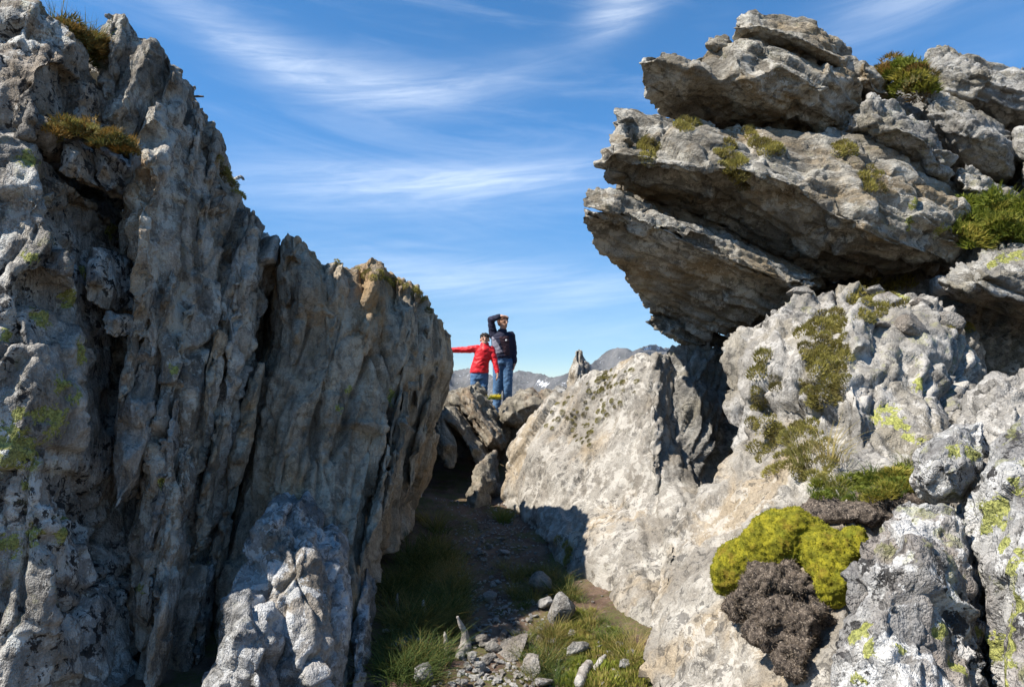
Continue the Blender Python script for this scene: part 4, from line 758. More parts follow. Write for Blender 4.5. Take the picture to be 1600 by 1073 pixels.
def scatter(poly, n, fn, rng, mind=0):
    xs = [p[0] for p in poly]; ys = [p[1] for p in poly]; got = []; tries = 0
    while len(got) < n and tries < n * 60:
        tries += 1; x = rng.uniform(min(xs), max(xs)); y = rng.uniform(min(ys), max(ys))
        if not inpoly(x, y, poly): continue
        if mind and any((x - a) ** 2 + (y - b) ** 2 < mind * mind for a, b in got): continue
        got.append((x, y)); fn(x, y)
R_ = random.Random(77)
def moss_on(poly, n, meshes, name, label, cat, group, s0, s1, mind=0, up=0.35, on=None):
    def f(x, y):
        l, nn, o = hit(x, y)
        if l is None or (on and not o.name.startswith(on)) or o.name.startswith(('mountains',)): return
        k = (l - CAM).length / 4.5
        place(R_.choice(meshes), name, l, nn, R_.uniform(s0, s1) * k, R_, label, cat, group, up)
    scatter(poly, n, f, R_, mind)
g1 = 'olive moss tufts on the upper wall'
la = 'olive moss tuft in the long hanging patch on the upper right wall'
for poly, n in (([(1255, 510), (1290, 490), (1325, 490), (1325, 540), (1318, 600), (1300, 640), (1270, 640), (1250, 600), (1255, 560)], 52), ([(1170, 590), (1200, 545), (1215, 600), (1205, 650), (1180, 640)], 9),
                ([(1170, 660), (1200, 640), (1240, 640), (1250, 700), (1240, 730), (1200, 740), (1175, 700)], 18), ([(1240, 660), (1290, 660), (1310, 700), (1290, 755), (1250, 760), (1235, 720)], 20)):
    moss_on(poly, n, P_moss, 'moss_tuft', la, 'moss', g1, 0.75, 1.35, 9)
moss_on([(870, 620), (900, 600), (960, 575), (1000, 575), (990, 620), (940, 660), (925, 700), (900, 690), (880, 660), (850, 690), (845, 660)], 62, P_moss, 'moss_tuft', 'small dark moss tuft dotted over the smooth sunlit wall', 'moss', 'moss dots on the smooth wall', 0.18, 0.5, 6)
moss_on([(935, 585), (960, 572), (965, 600), (945, 630), (930, 620)], 14, P_moss, 'moss_tuft', 'small dark moss tuft dotted over the smooth sunlit wall', 'moss', 'moss dots on the smooth wall', 0.3, 0.55, 4)
moss_on([(870, 840), (890, 845), (898, 870), (885, 880)], 6, P_moss, 'moss_tuft', 'moss tuft low on the smooth wall above the shadow edge', 'moss', 'moss low on the smooth wall', 0.5, 0.8, 4)
for poly, n in (([(985, 215), (1030, 222), (1045, 255), (1000, 245)], 12), ([(1110, 230), (1150, 222), (1160, 270), (1180, 300), (1140, 280)], 20), ([(1165, 195), (1180, 195), (1180, 225), (1168, 220)], 5), ([(1190, 215), (1215, 205), (1220, 240), (1180, 240)], 8), ([(1060, 190), (1090, 190), (1085, 205), (1060, 205)], 6), ([(1300, 225), (1330, 225), (1330, 240), (1300, 240)], 5), ([(1045, 62), (1075, 66), (1090, 74), (1050, 76)], 6), ([(1340, 260), (1370, 265), (1380, 300), (1350, 300)], 8)):
    moss_on(poly, n, P_moss, 'moss_tuft', 'moss tuft growing on the sunlit top of the main overhang slab', 'moss', 'moss on the overhang', 0.6, 1.1, 5)
moss_on([(1330, 445), (1420, 435), (1400, 480), (1350, 500), (1330, 480)], 26, P_moss, 'moss_tuft', 'moss tuft among the rubble on top of the upper wall', 'moss', 'moss among the rubble', 0.6, 1.2, 7)
moss_on([(1470, 490), (1500, 480), (1520, 520), (1490, 530)], 5, P_moss, 'moss_tuft', 'moss tuft among the rubble on top of the upper wall', 'moss', 'moss among the rubble', 0.5, 0.9, 7)
# bushes: each one plant, leafy sprays as its part
def bush(name, label, pts, meshes, s0, s1, n, rng, jit):
    root = None
    for (px, py, Y) in pts:
        base = at(px, py, Y)
        if root is None: root = empty(name, base); tag(root, label, 'bush')
        for _ in range(n):
            o = bpy.data.objects.new('leafy_spray', rng.choice(meshes)); col.objects.link(o)
            o.location = base + Vector((rng.uniform(-jit, jit), rng.uniform(-jit, jit) * 1.3, rng.uniform(-jit * 0.6, jit * 0.6)))
            o.rotation_euler = (rng.uniform(-0.6, 0.9), rng.uniform(-0.7, 0.7), rng.uniform(0, 6.28)); q = rng.uniform(s0, s1); o.scale = (q, q, q); put_under(o, root)
bush('heath_bush', 'olive yellow heath bush in the notch between cap rock and ridge boulder', [(1385, 112, 6.9), (1402, 118, 6.8), (1415, 128, 6.7), (1428, 136, 6.6), (1445, 130, 6.6)], P_heath + P_amber, 1.1, 1.7, 6, R_, 0.10)
bush('heath_bush', 'leafy yellow-green bush on the ledge above the flat slab', [(1515, 372, 6.0), (1535, 355, 6.1), (1560, 350, 6.1), (1585, 345, 6.1), (1605, 340, 6.1), (1545, 335, 6.2), (1525, 330, 6.2), (1580, 365, 5.9), (1550, 370, 5.9)], P_heath, 1.1, 1.8, 7, R_, 0.12)
bush('heath_bush', 'dark heath bush in the notch beside the tall fin of the cliff', [(100, 48, 3.85), (115, 55, 3.85), (130, 60, 3.9), (142, 65, 3.95), (145, 85, 3.95)], P_amber + P_grassd[:1], 0.7, 1.1, 6, R_, 0.06)
bush('heath_bush', 'amber tipped heath cushion on the ledge of the cliff below the notch', [(95, 208, 3.5), (115, 205, 3.52), (135, 205, 3.55), (152, 212, 3.55), (168, 218, 3.55), (180, 228, 3.58)], P_amber + P_moss, 0.7, 1.1, 6, R_, 0.04)
moss_on([(340, 245), (355, 265), (385, 312), (370, 305), (350, 280)], 8, P_moss, 'moss_tuft', 'dark moss tuft on the sloping skyline of the cliff', 'moss', 'moss on the cliff skyline', 0.6, 1.0, 6)
moss_on([(505, 398), (540, 408), (650, 448), (690, 500), (680, 500), (640, 455), (540, 420)], 22, P_moss, 'moss_tuft', 'moss tuft along the crest of the brown right slab of the cliff', 'moss', 'moss along the slab crest', 0.5, 0.8, 6)
print('moss', round(time.time() - T0, 1))

# ------------------------------------------------------------------ bright moss cushion and its peat on the ledge
def ball(c, r, sq=(1, 1, 1), seg=14):
    V, F = [], []
    for i in range(seg // 2 + 1):
        th = math.pi * i / (seg // 2)
        for j in range(seg):
            ph = 2 * math.pi * j / seg
            V.append((c[0] + r * sq[0] * math.sin(th) * math.cos(ph), c[1] + r * sq[1] * math.sin(th) * math.sin(ph), c[2] + r * sq[2] * math.cos(th)))
    for i in range(seg // 2):
        for j in range(seg):
            a = i * seg + j; b = i * seg + (j + 1) % seg; F.append((a, b, b + seg, a + seg))
    return V, F
def capsule(p0, r0, p1, r1, seg=12):
    """tapered round-ended limb"""
    p0, p1 = Vector(p0), Vector(p1); ax = (p1 - p0); L_ = ax.length; q = ax.normalized().to_track_quat('Z', 'Y') if L_ > 1e-6 else Matrix.Identity(3).to_quaternion()
    V, F = [], []; rings = []
    for k in range(5): a = math.pi / 2 * (1 - k / 4); rings.append((-r0 * math.sin(a), max(1e-4, r0 * math.cos(a))))
    for k in range(5): a = math.pi / 2 * (k / 4); rings.append((L_ + r1 * math.sin(a), max(1e-4, r1 * math.cos(a))))
    for (z, r) in rings:
        for j in range(seg): t = 2 * math.pi * j / seg; V.append(p0 + q @ Vector((r * math.cos(t), r * math.sin(t), z)))
    for i in range(len(rings) - 1):
        for j in range(seg): a = i * seg + j; b = i * seg + (j + 1) % seg; F.append((a, b, b + seg, a + seg))
    F.append(tuple(reversed(range(seg)))); m = (len(rings) - 1) * seg; F.append(tuple(range(m, m + seg)))
    return V, F
def loft(rings, seg=16):
    """rings: (centre, rx, ry, yaw)"""
    V, F = [], []
    for (c, rx, ry, yaw) in rings:
        for j in range(seg):
            t = 2 * math.pi * j / seg; x, y = rx * math.cos(t), ry * math.sin(t)
            V.append((c[0] + x * math.cos(yaw) - y * math.sin(yaw), c[1] + x * math.sin(yaw) + y * math.cos(yaw), c[2]))
    for i in range(len(rings) - 1):
        for j in range(seg): a = i * seg + j; b = i * seg + (j + 1) % seg; F.append((a, b, b + seg, a + seg))
    F.append(tuple(reversed(range(seg)))); m = (len(rings) - 1) * seg; F.append(tuple(range(m, m + seg)))
    return V, F
def union(parts, vox, it=2):
    V, F = [], []
    for (v, f) in parts:
        b = len(V); V += [tuple(p) for p in v]; F += [tuple(i + b for i in q) for q in f]
    V, F = remesh(V, F, vox); return smooth_np(V, F, it), F
def cushion_mesh(balls, vox, bump, cellm, seed, lump, lumps):
    V, F = union([ball(c, r, s) for c, r, s in balls], vox, 12); n = normals(V, F)
    V = V + n * (lump * fbm(V * lumps, 3, seed))[:, None]; n = normals(V, F)
    f1, f2, idx, off = worley(V / cellm, seed); V = V + n * (bump * (0.55 - f1 * 1.1))[:, None]
    return V.astype(np.float32), F
mossroot = empty('moss_cushion', at(1230, 900, 3.5))
tag(mossroot, 'bright yellow-green moss cushion over dark peat on the ledge by the foreground boulder', 'moss')
A1 = [(at(1232, 838, 3.36), 0.165, (1.2, 0.9, 0.85)), (at(1196, 855, 3.32), 0.12, (1, 0.9, 1)), (at(1272, 852, 3.3), 0.13, (1.1, 0.9, 0.9)), (at(1148, 886, 3.42), 0.115, (0.95, 0.9, 1.15)), (at(1170, 868, 3.4), 0.10, (1, 1, 1)), (at(1130, 905, 3.42), 0.065, (1, 1, 1.3)),
      (at(1300, 868, 3.1), 0.12, (1.15, 0.9, 0.9)), (at(1300, 905, 3.02), 0.085, (1, 0.9, 1.35)), (at(1332, 850, 3.12), 0.07, (1, 1, 1))]
Vc, Fc = cushion_mesh(A1, 0.0062, 0.009, 0.020, 3, 0.024, 10)
cm, t_, b_ = new_mat('moss_cushion'); g_ = N(t_, 'ShaderNodeNewGeometry'); p_ = g_.outputs['Position']
c_ = mixc(t_, mapr(t_, tnoise(t_, p_, 26, 5, 0.65), 0.36, 0.64), (0.13, 0.125, 0.008), (0.29, 0.255, 0.016))
c_ = mixc(t_, mth(t_, 'MULTIPLY', mapr(t_, tnoise(t_, p_, 110, 3), 0.5, 0.7), 0.6), c_, (0.10, 0.11, 0.008)); c_ = mixc(t_, mth(t_, 'MULTIPLY', mapr(t_, tnoise(t_, p_, 11, 5, 0.65), 0.52, 0.66), 0.7), c_, (0.19, 0.125, 0.015)); c_ = mixc(t_, mth(t_, 'MULTIPLY', mapr(t_, tnoise(t_, p_, 7, 4, 0.6), 0.54, 0.66), 0.6), c_, (0.12, 0.15, 0.012)); lk(t_, c_, b_.inputs['Base Color']); b_.inputs['Roughness'].default_value = 0.9
bp_ = N(t_, 'ShaderNodeBump'); bp_.inputs['Strength'].default_value = 1.0; bp_.inputs['Distance'].default_value = 0.008; lk(t_, tnoise(t_, p_, 160, 4, 0.7), bp_.inputs['Height']); lk(t_, bp_.outputs[0], b_.inputs['Normal'])
o = mesh_obj('cushion', Vc, Fc, cm); put_under(o, mossroot)
def sprigs(V, n, cnt, ln, wd, seed):
    r = np.random.RandomState(seed); i = r.randint(0, len(V), cnt); p = V[i] - n[i] * 0.002; d = n[i] + r.normal(size=(cnt, 3)) * 0.55; d /= np.linalg.norm(d, axis=1)[:, None]
    s_ = np.cross(d, r.normal(size=(cnt, 3))); s_ /= np.linalg.norm(s_, axis=1)[:, None]; L_ = ln * (0.6 + 0.8 * r.rand(cnt, 1))
    W = np.stack([p - s_ * wd, p + s_ * wd, p + d * L_], 1).reshape(-1, 3); return W, np.arange(cnt * 3).reshape(-1, 3)
W_, F_ = sprigs(Vc, normals(Vc, Fc), 14000, 0.011, 0.0022, 4); o = mesh_obj('sprigs', W_, F_, M_mosst); put_under(o, mossroot); o['kind'] = 'stuff'
A2 = [(at(1215, 910, 3.22), 0.13, (1.15, 0.8, 0.8)), (at(1182, 930, 3.2), 0.11, (1, 0.8, 1)), (at(1255, 928, 3.12), 0.10, (1, 0.8, 1)), (at(1213, 975, 3.0), 0.115, (1.1, 0.8, 1)), (at(1250, 990, 2.92), 0.085, (1, 0.8, 1.1)), (at(1238, 1030, 2.84), 0.07, (1, 0.8, 1.1)), (at(1146, 950, 3.3), 0.055, (1, 0.8, 1)), (at(1283, 965, 2.95), 0.05, (1, 0.8, 1.2))]
Vp, Fp = cushion_mesh(A2, 0.0075, 0.010, 0.022, 8, 0.05, 11)
pm_, t_, b_ = new_mat('peat'); g_ = N(t_, 'ShaderNodeNewGeometry'); p_ = g_.outputs['Position']
c_ = mixc(t_, mapr(t_, tnoise(t_, p_, 34, 6, 0.7), 0.38, 0.62), (0.018, 0.014, 0.012), (0.14, 0.11, 0.085)); c_ = mixc(t_, mapr(t_, tnoise(t_, p_, 120, 3), 0.55, 0.65), c_, (0.27, 0.22, 0.17))
lk(t_, c_, b_.inputs['Base Color']); b_.inputs['Roughness'].default_value = 0.95
bp_ = N(t_, 'ShaderNodeBump'); bp_.inputs['Strength'].default_value = 1.0; bp_.inputs['Distance'].default_value = 0.012; lk(t_, tnoise(t_, p_, 110, 5, 0.7), bp_.inputs['Height']); lk(t_, bp_.outputs[0], b_.inputs['Normal'])
M_peat = pm_; o = mesh_obj('peat', Vp, Fp, pm_); put_under(o, mossroot); o['label'] = 'dark brown crumbling peat hanging below the moss'
M_twig = leaf_mat('peat_fibre', (0.10, 0.075, 0.055), (0.22, 0.17, 0.12), (0.035, 0.028, 0.022), 0.1)
W_, F_ = sprigs(Vp, normals(Vp, Fp), 9000, 0.016, 0.0016, 5); o = mesh_obj('fibres', W_, F_, M_twig); put_under(o, mossroot); o['kind'] = 'stuff'
# ledge behind the cushion: soil, herbs, grass
Vs_, Fs_ = cushion_mesh([(at(1330, 800, 3.65), 0.17, (1.6, 1, 0.35)), (at(1390, 780, 3.7), 0.15, (1.4, 1, 0.4)), (at(1300, 790, 3.75), 0.12, (1.4, 1, 0.4))], 0.009, 0.008, 0.02, 12, 0.03, 9)
tag(mesh_obj('peat_bank', Vs_, Fs_, M_peat), 'low bank of brown peat on the ledge behind the bright moss cushion', 'peat')
bpy.context.view_layer.update(); DG = bpy.context.evaluated_depsgraph_get()
moss_on([(1262, 760), (1300, 745), (1400, 742), (1418, 720), (1422, 755), (1400, 778), (1330, 785), (1280, 782)], 30, P_grass + P_heath, 'grass_tuft', 'short green grass tuft on the ledge behind the bright moss cushion', 'grass', 'grass on the ledge', 0.55, 0.95, 7, up=0.8)
moss_on([(1390, 735), (1420, 720), (1425, 770), (1400, 770)], 6, P_heath, 'heath_tuft', 'green heath tuft in the corner between upper wall and foreground boulder', 'heath', 'heath in the corner', 0.7, 1.0, 6, up=0.8)
moss_on([(1240, 690), (1330, 700), (1330, 770), (1250, 770)], 4, P_dry[:1], 'dry_grass_tuft', 'dry straw grass tuft hanging from the ledge above the cushion', 'grass', 'dry grass on the ledge', 0.8, 1.2, 12, up=0.8)
print('cushion', round(time.time() - T0, 1))

# ------------------------------------------------------------------ loose stones
def stone_proto(seed, flat):
    r = random.Random(seed); bm = bmesh.new()
    for _ in range(16):
        v = Vector((r.gauss(0, 1), r.gauss(0, 1), r.gauss(0, 1))).normalized(); bm.verts.new((v.x * r.uniform(0.75, 1.0), v.y * r.uniform(0.6, 0.8), v.z * flat * r.uniform(0.8, 1.0)))
    res = bmesh.ops.convex_hull(bm, input=bm.verts); bmesh.ops.delete(bm, geom=list({g for g in res['geom_interior'] + res['geom_unused'] if isinstance(g, bmesh.types.BMVert)}), context='VERTS')
    bmesh.ops.bevel(bm, geom=bm.edges[:], offset=0.05, segments=1, affect='EDGES', profile=0.5)
    bmesh.ops.subdivide_edges(bm, edges=bm.edges[:], cuts=1, use_grid_fill=True)
    for v in bm.verts:
        p = v.co * 2.2 + Vector((seed, 0, 0)); v.co += v.co.normalized() * (0.07 * mnoise.noise(p) + 0.035 * mnoise.noise(p * 3.1))
    bmesh.ops.triangulate(bm, faces=bm.faces[:])
    me = bpy.data.meshes.new('stone'); bm.to_mesh(me); bm.free(); me.materials.append(M_stone); return me
STONES = [stone_proto(200 + k, (0.55, 0.4, 0.7, 0.3, 0.6, 0.5, 0.35, 0.75)[k]) for k in range(8)]
def stone(loc, sx, sy, sz, rng, label, group=None, name='stone', rot=None, mat=None, proto=None, cat='stone'):
    me = STONES[proto if proto is not None else rng.randrange(8)]
    o = bpy.data.objects.new(name, me); col.objects.link(o); o.location = loc; o.scale = (sx, sy, sz)
    o.rotation_euler = rot if rot else (rng.uniform(-0.3, 0.3), rng.uniform(-0.3, 0.3), rng.uniform(0, 6.28))
    return tag(o, label, cat, group)
Rs = random.Random(12)
def ground_stone(px, py, w, h, label, group=None, rot=None, proto=None, name='stone', cat='stone'):
    p = ground_at(px, py + h * 0.42); k = (p - CAM).length / FPX
    return stone(p + Vector((0, 0.25 * w * k, h * k * 0.30)), w * k * 0.56, w * k * 0.55, max(h * k * 0.9, 0.02), Rs, label, group, name, rot, proto=proto, cat=cat)
big = [(844, 914, 46, 36, 'large dark stone at the foot of the smooth wall, upper of three', 'boulder'), (852, 940, 34, 30, 'dark stone between two larger ones at the foot of the smooth wall', 'boulder'), (879, 957, 50, 50, 'largest rounded dark stone at the foot of the smooth wall, by the sunlit grass', 'boulder'),
       (834, 1044, 40, 38, 'dark cleft stone among grass beside the gravel', 'boulder'), (848, 1068, 40, 24, 'grey stone half sunk in grass below the cleft stone', 'stone'), (664, 1054, 38, 40, 'round pale stone in the grass by the left cliff', 'stone'),
       (766, 932, 34, 24, 'flat grey slab stone lying in the middle of the path', 'stone'), (788, 861, 22, 16, 'pale rounded stone high on the path', 'stone'), (898, 1016, 44, 20, 'flat sunlit slab in the moss by the smooth wall', 'stone'), (937, 1011, 13, 13, 'small white pebble in the sunlit moss', 'stone'),
       (976, 1037, 22, 26, 'pale angular stone in the sunlit grass near the wall foot', 'stone'), (621, 1014, 44, 22, 'grey stone beside the weathered branch under the left cliff', 'stone'), (862, 1004, 26, 12, 'flat stone at the edge of the sunlight', 'stone')]
for (x, y, w_, h_, lab, ct) in big: ground_stone(x, y, w_, h_, lab, cat=ct, name='stone')
ground_stone(797, 1021, 70, 24, 'long tilted slab stone lying beside the gravel', rot=(0.15, -0.45, 0.6), proto=3)
for (x, y, w_, h_) in ((753, 1001, 28, 20), (770, 1011, 28, 22), (738, 1026, 18, 24), (761, 1029, 20, 22), (750, 1043, 22, 24), (756, 874, 15, 8), (751, 865, 18, 9), (771, 912, 14, 10), (775, 968, 14, 9), (784, 993, 14, 16), (804, 988, 20, 16), (808, 987, 14, 10), (700, 858, 9, 6), (733, 1045, 14, 8), (745, 1060, 14, 10), (778, 1062, 16, 12), (716, 1066, 14, 10)):
    ground_stone(x, y, w_, h_, 'pale angular stone lying on the gully path', 'stones on the gully path')
def small(x, y):
    s_ = Rs.uniform(5, 11) * (1.0 if y > 940 else 0.7); ground_stone(x, y, s_, s_ * Rs.uniform(0.5, 0.8), 'small grey stone on the gully path', 'small stones on the gully path')
scatter([(735, 985), (790, 955), (830, 980), (850, 1073), (700, 1073), (720, 1030)], 130, small, Rs, 4)
def medium(x, y):
    s_ = Rs.uniform(11, 20) * (1.0 if y > 940 else 0.7); ground_stone(x, y, s_, s_ * Rs.uniform(0.4, 0.75), 'medium angular stone half sunk in the gully path', 'medium stones on the gully path')
scatter([(700, 840), (780, 830), (825, 900), (850, 980), (860, 1073), (700, 1073), (725, 1000), (715, 900)], 75, medium, Rs, 11)
scatter([(880, 985), (990, 1010), (1000, 1073), (860, 1073)], 14, medium, Rs, 16)
scatter([(690, 835), (780, 830), (820, 900), (820, 960), (740, 970), (715, 900)], 70, small, Rs, 5)
scatter([(890, 1000), (1000, 1010), (1000, 1073), (870, 1073)], 14, small, Rs, 10)
# gravel too small to count
gv, gf = [], []; pm = STONES[2]; pv = [v.co.copy() for v in pm.vertices]
hull = bmesh.new(); bmesh.ops.create_icosphere(hull, subdivisions=1, radius=1.0); hv = [v.co.copy() for v in hull.verts]; hf = [tuple(v.index for v in f.verts) for f in hull.faces]; hull.free()
for _ in range(1500):
    y = Rs.uniform(3.2, 7.6); x = Rs.gauss(-0.02 - 0.05 * (y - 3.5), 0.28); z = float(ground_z(x, y)) + ground_bump(x, y); r = Rs.uniform(0.005, 0.016); b0 = len(gv); sc = (r * Rs.uniform(0.7, 1.3), r * Rs.uniform(0.7, 1.3), r * Rs.uniform(0.4, 0.8)); ja = Rs.uniform(0, 6.28)
    for v in hv:
        q = v * Rs.uniform(0.75, 1.15); gv.append((x + (q.x * math.cos(ja) - q.y * math.sin(ja)) * sc[0], y + (q.x * math.sin(ja) + q.y * math.cos(ja)) * sc[1], z + 0.004 + q.z * sc[2]))
    gf += [tuple(i + b0 for i in f) for f in hf]
tag(mesh_obj('gravel', gv, gf, M_stone, smooth=False), 'fine grey gravel strewn along the gully path', 'gravel', kind='stuff')
# rubble on top of the upper wall
for (x, y, w_, h_, lab) in ((1428, 416, 30, 34, 'upright dark stone standing on the rubble under the overhang'), (1452, 421, 30, 34, 'pale wedge stone leaning beside the upright dark one'), (1484, 438, 40, 34, 'brown angular stone against the flat slab'), (1405, 462, 48, 26, 'pale flat stone with a bright patch on the rubble'),
     (1452, 468, 34, 24, 'grey stone below the wedge stone on the rubble'), (1378, 448, 30, 18, 'low stone at the back of the rubble'), (1262, 452, 44, 22, 'rounded stone at the left end of the rubble'), (1302, 444, 34, 16, 'flat stone between moss at the left of the rubble'),
     (1384, 500, 50, 40, 'rounded grey block in the front of the rubble beside moss'), (1440, 505, 60, 44, 'largest grey block in the front of the rubble'), (1495, 500, 46, 40, 'grey block of the rubble beside the dark hollow'), (1520, 466, 26, 20, 'small stone under the lip of the flat slab'), (1350, 505, 22, 34, 'narrow upright stone on the pillar of the upper wall')):
    l, n, o = hit(x, y + h_ * 0.45)
    if l is None: continue
    k = (l - CAM).length / FPX; stone(l + Vector((0, 0.12, h_ * k * 0.28)), w_ * k * 0.58, w_ * k * 0.6, h_ * k * 0.85, Rs, lab, name='rubble_stone')
# weathered wood
def wood(label, pts, rads, name='branch'):
    V, F = union([capsule(at(*pts[i]), rads[i], at(*pts[i + 1]), rads[i + 1]) for i in range(len(pts) - 1)], 0.007, 2)
    n = normals(V, F); V = V + n * (0.006 * fbm(V * np.array((30, 30, 12), np.float32), 3, 5))[:, None]
    return tag(mesh_obj(name, V.astype(np.float32), F, M_wood), label, 'wood')
M_wood = rock_mat('weathered_wood', (0.40, 0.37, 0.33), (0.27, 0.24, 0.21), (0.15, 0.12, 0.10), (0.26, 0.18, 0.12), spots=0.2, pale=0.3, streak=0.5, och=0.3, grain=0.5, bump=0.6, seed=33)
def gp(px, py, up=0.0):
    p = ground_at(px, py); return p + Vector((0, 0, up))
def wood_g(label, pts, rads):
    P = [gp(x, y, u) for (x, y, u) in pts]
    V, F = union([capsule(P[i], rads[i], P[i + 1], rads[i + 1]) for i in range(len(P) - 1)], 0.006, 2); n = normals(V, F)
    V = V + n * (0.005 * fbm(V * 28, 3, 5))[:, None]; return tag(mesh_obj('branch', V.astype(np.float32), F, M_wood), label, 'wood')
wood_g('weathered grey branch lying in the grass under the left cliff', [(628, 1000, 0.03), (645, 1008, 0.03), (672, 1012, 0.025)], [0.022, 0.026, 0.014])
wood_g('thin bleached stick above the weathered branch under the cliff', [(600, 990, 0.02), (625, 989, 0.025), (652, 997, 0.02)], [0.012, 0.014, 0.007])
wood_g('gnarled bleached stump sticking up beside the path like a horn', [(718, 1025, 0.0), (728, 1012, 0.02), (726, 1012, 0.09), (715, 1012, 0.18)], [0.03, 0.035, 0.022, 0.010])
wood_g('pale split stake standing in the grass beside the gnarled stump', [(698, 1022, -0.02), (697, 1022, 0.08), (694, 1022, 0.13)], [0.018, 0.015, 0.007])
wood_g('short white upright stump in the dark grass', [(662, 968, 0.0), (663, 968, 0.06), (661, 968, 0.12)], [0.026, 0.021, 0.009])
wood_g('thin pale upright twig in the dark grass by the cliff', [(622, 955, 0.0), (620, 955, 0.07), (621, 955, 0.12)], [0.010, 0.011, 0.006])
wood_g('dry log lying in the sunlit moss', [(905, 1075, 0.03), (912, 1058, 0.035), (920, 1046, 0.035)], [0.028, 0.03, 0.024])
wood_g('reddish split plank lying in the sunlit grass', [(930, 1050, 0.02), (938, 1040, 0.025), (946, 1032, 0.03)], [0.014, 0.02, 0.012])

# ------------------------------------------------------------------ grass in the gully
Rg = random.Random(31)
def tufts(poly, n, meshes, name, label, group, s0, s1, mind):
    def f(x, y):
        p = ground_at(x, y); place(Rg.choice(meshes), name, p, (0, 0, 1), Rg.uniform(s0, s1), Rg, label, 'grass', group, 0.9)
    scatter(poly, n, f, Rg, mind)
lg = 'dark green grass tuft in the shade under the left cliff'
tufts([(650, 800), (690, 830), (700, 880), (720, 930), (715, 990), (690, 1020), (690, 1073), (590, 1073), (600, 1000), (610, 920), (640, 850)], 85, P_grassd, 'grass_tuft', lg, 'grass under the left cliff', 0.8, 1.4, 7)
tufts([(670, 860), (720, 860), (735, 960), (700, 970), (660, 930)], 24, P_dry, 'dry_grass_tuft', 'yellowing grass tuft beside the path under the left cliff', 'dry grass under the left cliff', 0.7, 1.1, 8)
tufts([(790, 900), (830, 890), (850, 930), (830, 960), (800, 950)], 10, P_grassd, 'grass_tuft', 'dark grass tuft beside the stones at the right of the path', 'grass right of the path', 0.6, 1.0, 8)
tufts([(845, 870), (890, 915), (900, 945), (860, 930)], 9, P_grassd, 'grass_tuft', 'dark grass tuft in the shade at the foot of the smooth wall', 'grass at the shaded wall foot', 0.7, 1.1, 7)
tufts([(810, 1000), (850, 985), (880, 1000), (870, 1073), (830, 1073), (815, 1040)], 26, P_grassd + P_grass, 'grass_tuft', 'green grass tuft round the cleft stone at the shadow edge', 'grass round the cleft stone', 0.6, 1.0, 6)
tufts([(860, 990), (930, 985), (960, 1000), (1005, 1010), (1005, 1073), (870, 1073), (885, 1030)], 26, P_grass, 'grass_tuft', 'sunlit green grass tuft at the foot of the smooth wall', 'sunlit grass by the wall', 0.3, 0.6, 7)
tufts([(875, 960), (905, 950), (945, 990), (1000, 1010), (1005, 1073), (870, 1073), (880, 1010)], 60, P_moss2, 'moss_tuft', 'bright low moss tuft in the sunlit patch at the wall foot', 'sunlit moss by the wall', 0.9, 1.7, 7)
tufts([(905, 925), (930, 960), (985, 1000), (1008, 1015), (950, 1012), (900, 965)], 22, P_grass + P_moss2, 'grass_tuft', 'small grass tuft along the seam of soil under the smooth wall', 'grass along the wall seam', 0.5, 0.9, 6)
tufts([(970, 1000), (1005, 1010), (1005, 1060), (980, 1050)], 5, P_dry, 'dry_grass_tuft', 'dry straw tuft at the sunlit foot of the wall', 'dry grass at the wall foot', 0.6, 0.9, 7)
tufts([(770, 795), (790, 800), (795, 820), (778, 815)], 5, P_grass, 'grass_tuft', 'bright grass tuft by the upright rock at the mouth of the hollow', 'grass at the hollow', 0.9, 1.3, 3)
tufts([(780, 880), (795, 880), (795, 895), (780, 895)], 2, P_dry, 'dry_grass_tuft', 'small yellow grass tuft in the middle of the path', 'grass on the path', 0.5, 0.7, 3)
fr_ = empty('flower_clump', at(773, 624, 9.0)); tag(fr_, 'clump of small yellow flowers between the topmost slab and angular boulder', 'flowers')
fl = tuft_mesh('blossom', 70, 0.03, 0.10, 0.006, 0.05, 0.7, M_flower, 91, 0.02, 2)
for dx in (-0.03, 0.03):
    for me, nm in ((P_heath[0], 'leaves'), (fl, 'blossom')):
        o = bpy.data.objects.new(nm, me); col.objects.link(o); o.location = fr_.location + Vector((dx, 0.03 * dx, 0.0 if nm == 'leaves' else 0.02)); o.scale = (0.65, 0.65, 0.65); put_under(o, fr_)
print('ground cover', round(time.time() - T0, 1))

# ------------------------------------------------------------------ the two walkers
def cloth(name, a, b_, scale=9, bump=0.5, rough=0.8):
    m, t, b = new_mat(name); g = N(t, 'ShaderNodeNewGeometry'); c = mixc(t, mapr(t, tnoise(t, g.outputs['Position'], scale, 4), 0.35, 0.65), a, b_)
    lk(t, c, b.inputs['Base Color']); b.inputs['Roughness'].default_value = rough
    bp = N(t, 'ShaderNodeBump'); bp.inputs['Strength'].default_value = bump; bp.inputs['Distance'].default_value = 0.02; lk(t, tnoise(t, g.outputs['Position'], scale * 1.6, 4), bp.inputs['Height']); lk(t, bp.outputs[0], b.inputs['Normal']); return m
M_skin = cloth('skin', (0.42, 0.24, 0.165), (0.46, 0.27, 0.19), 12, 0.05, 0.55); M_hairk = cloth('hair_dark', (0.018, 0.013, 0.010), (0.035, 0.025, 0.018), 60, 0.6); M_hairb = cloth('hair_brown', (0.07, 0.03, 0.018), (0.12, 0.055, 0.03), 60, 0.6)
M_red = cloth('red_jacket', (0.50, 0.012, 0.018), (0.60, 0.022, 0.028), 7, 0.7, 0.5); M_navy = cloth('navy_jacket', (0.012, 0.014, 0.030), (0.022, 0.022, 0.045), 7, 0.6); M_plum = cloth('plum_panel', (0.035, 0.018, 0.024), (0.055, 0.028, 0.034), 8, 0.5)
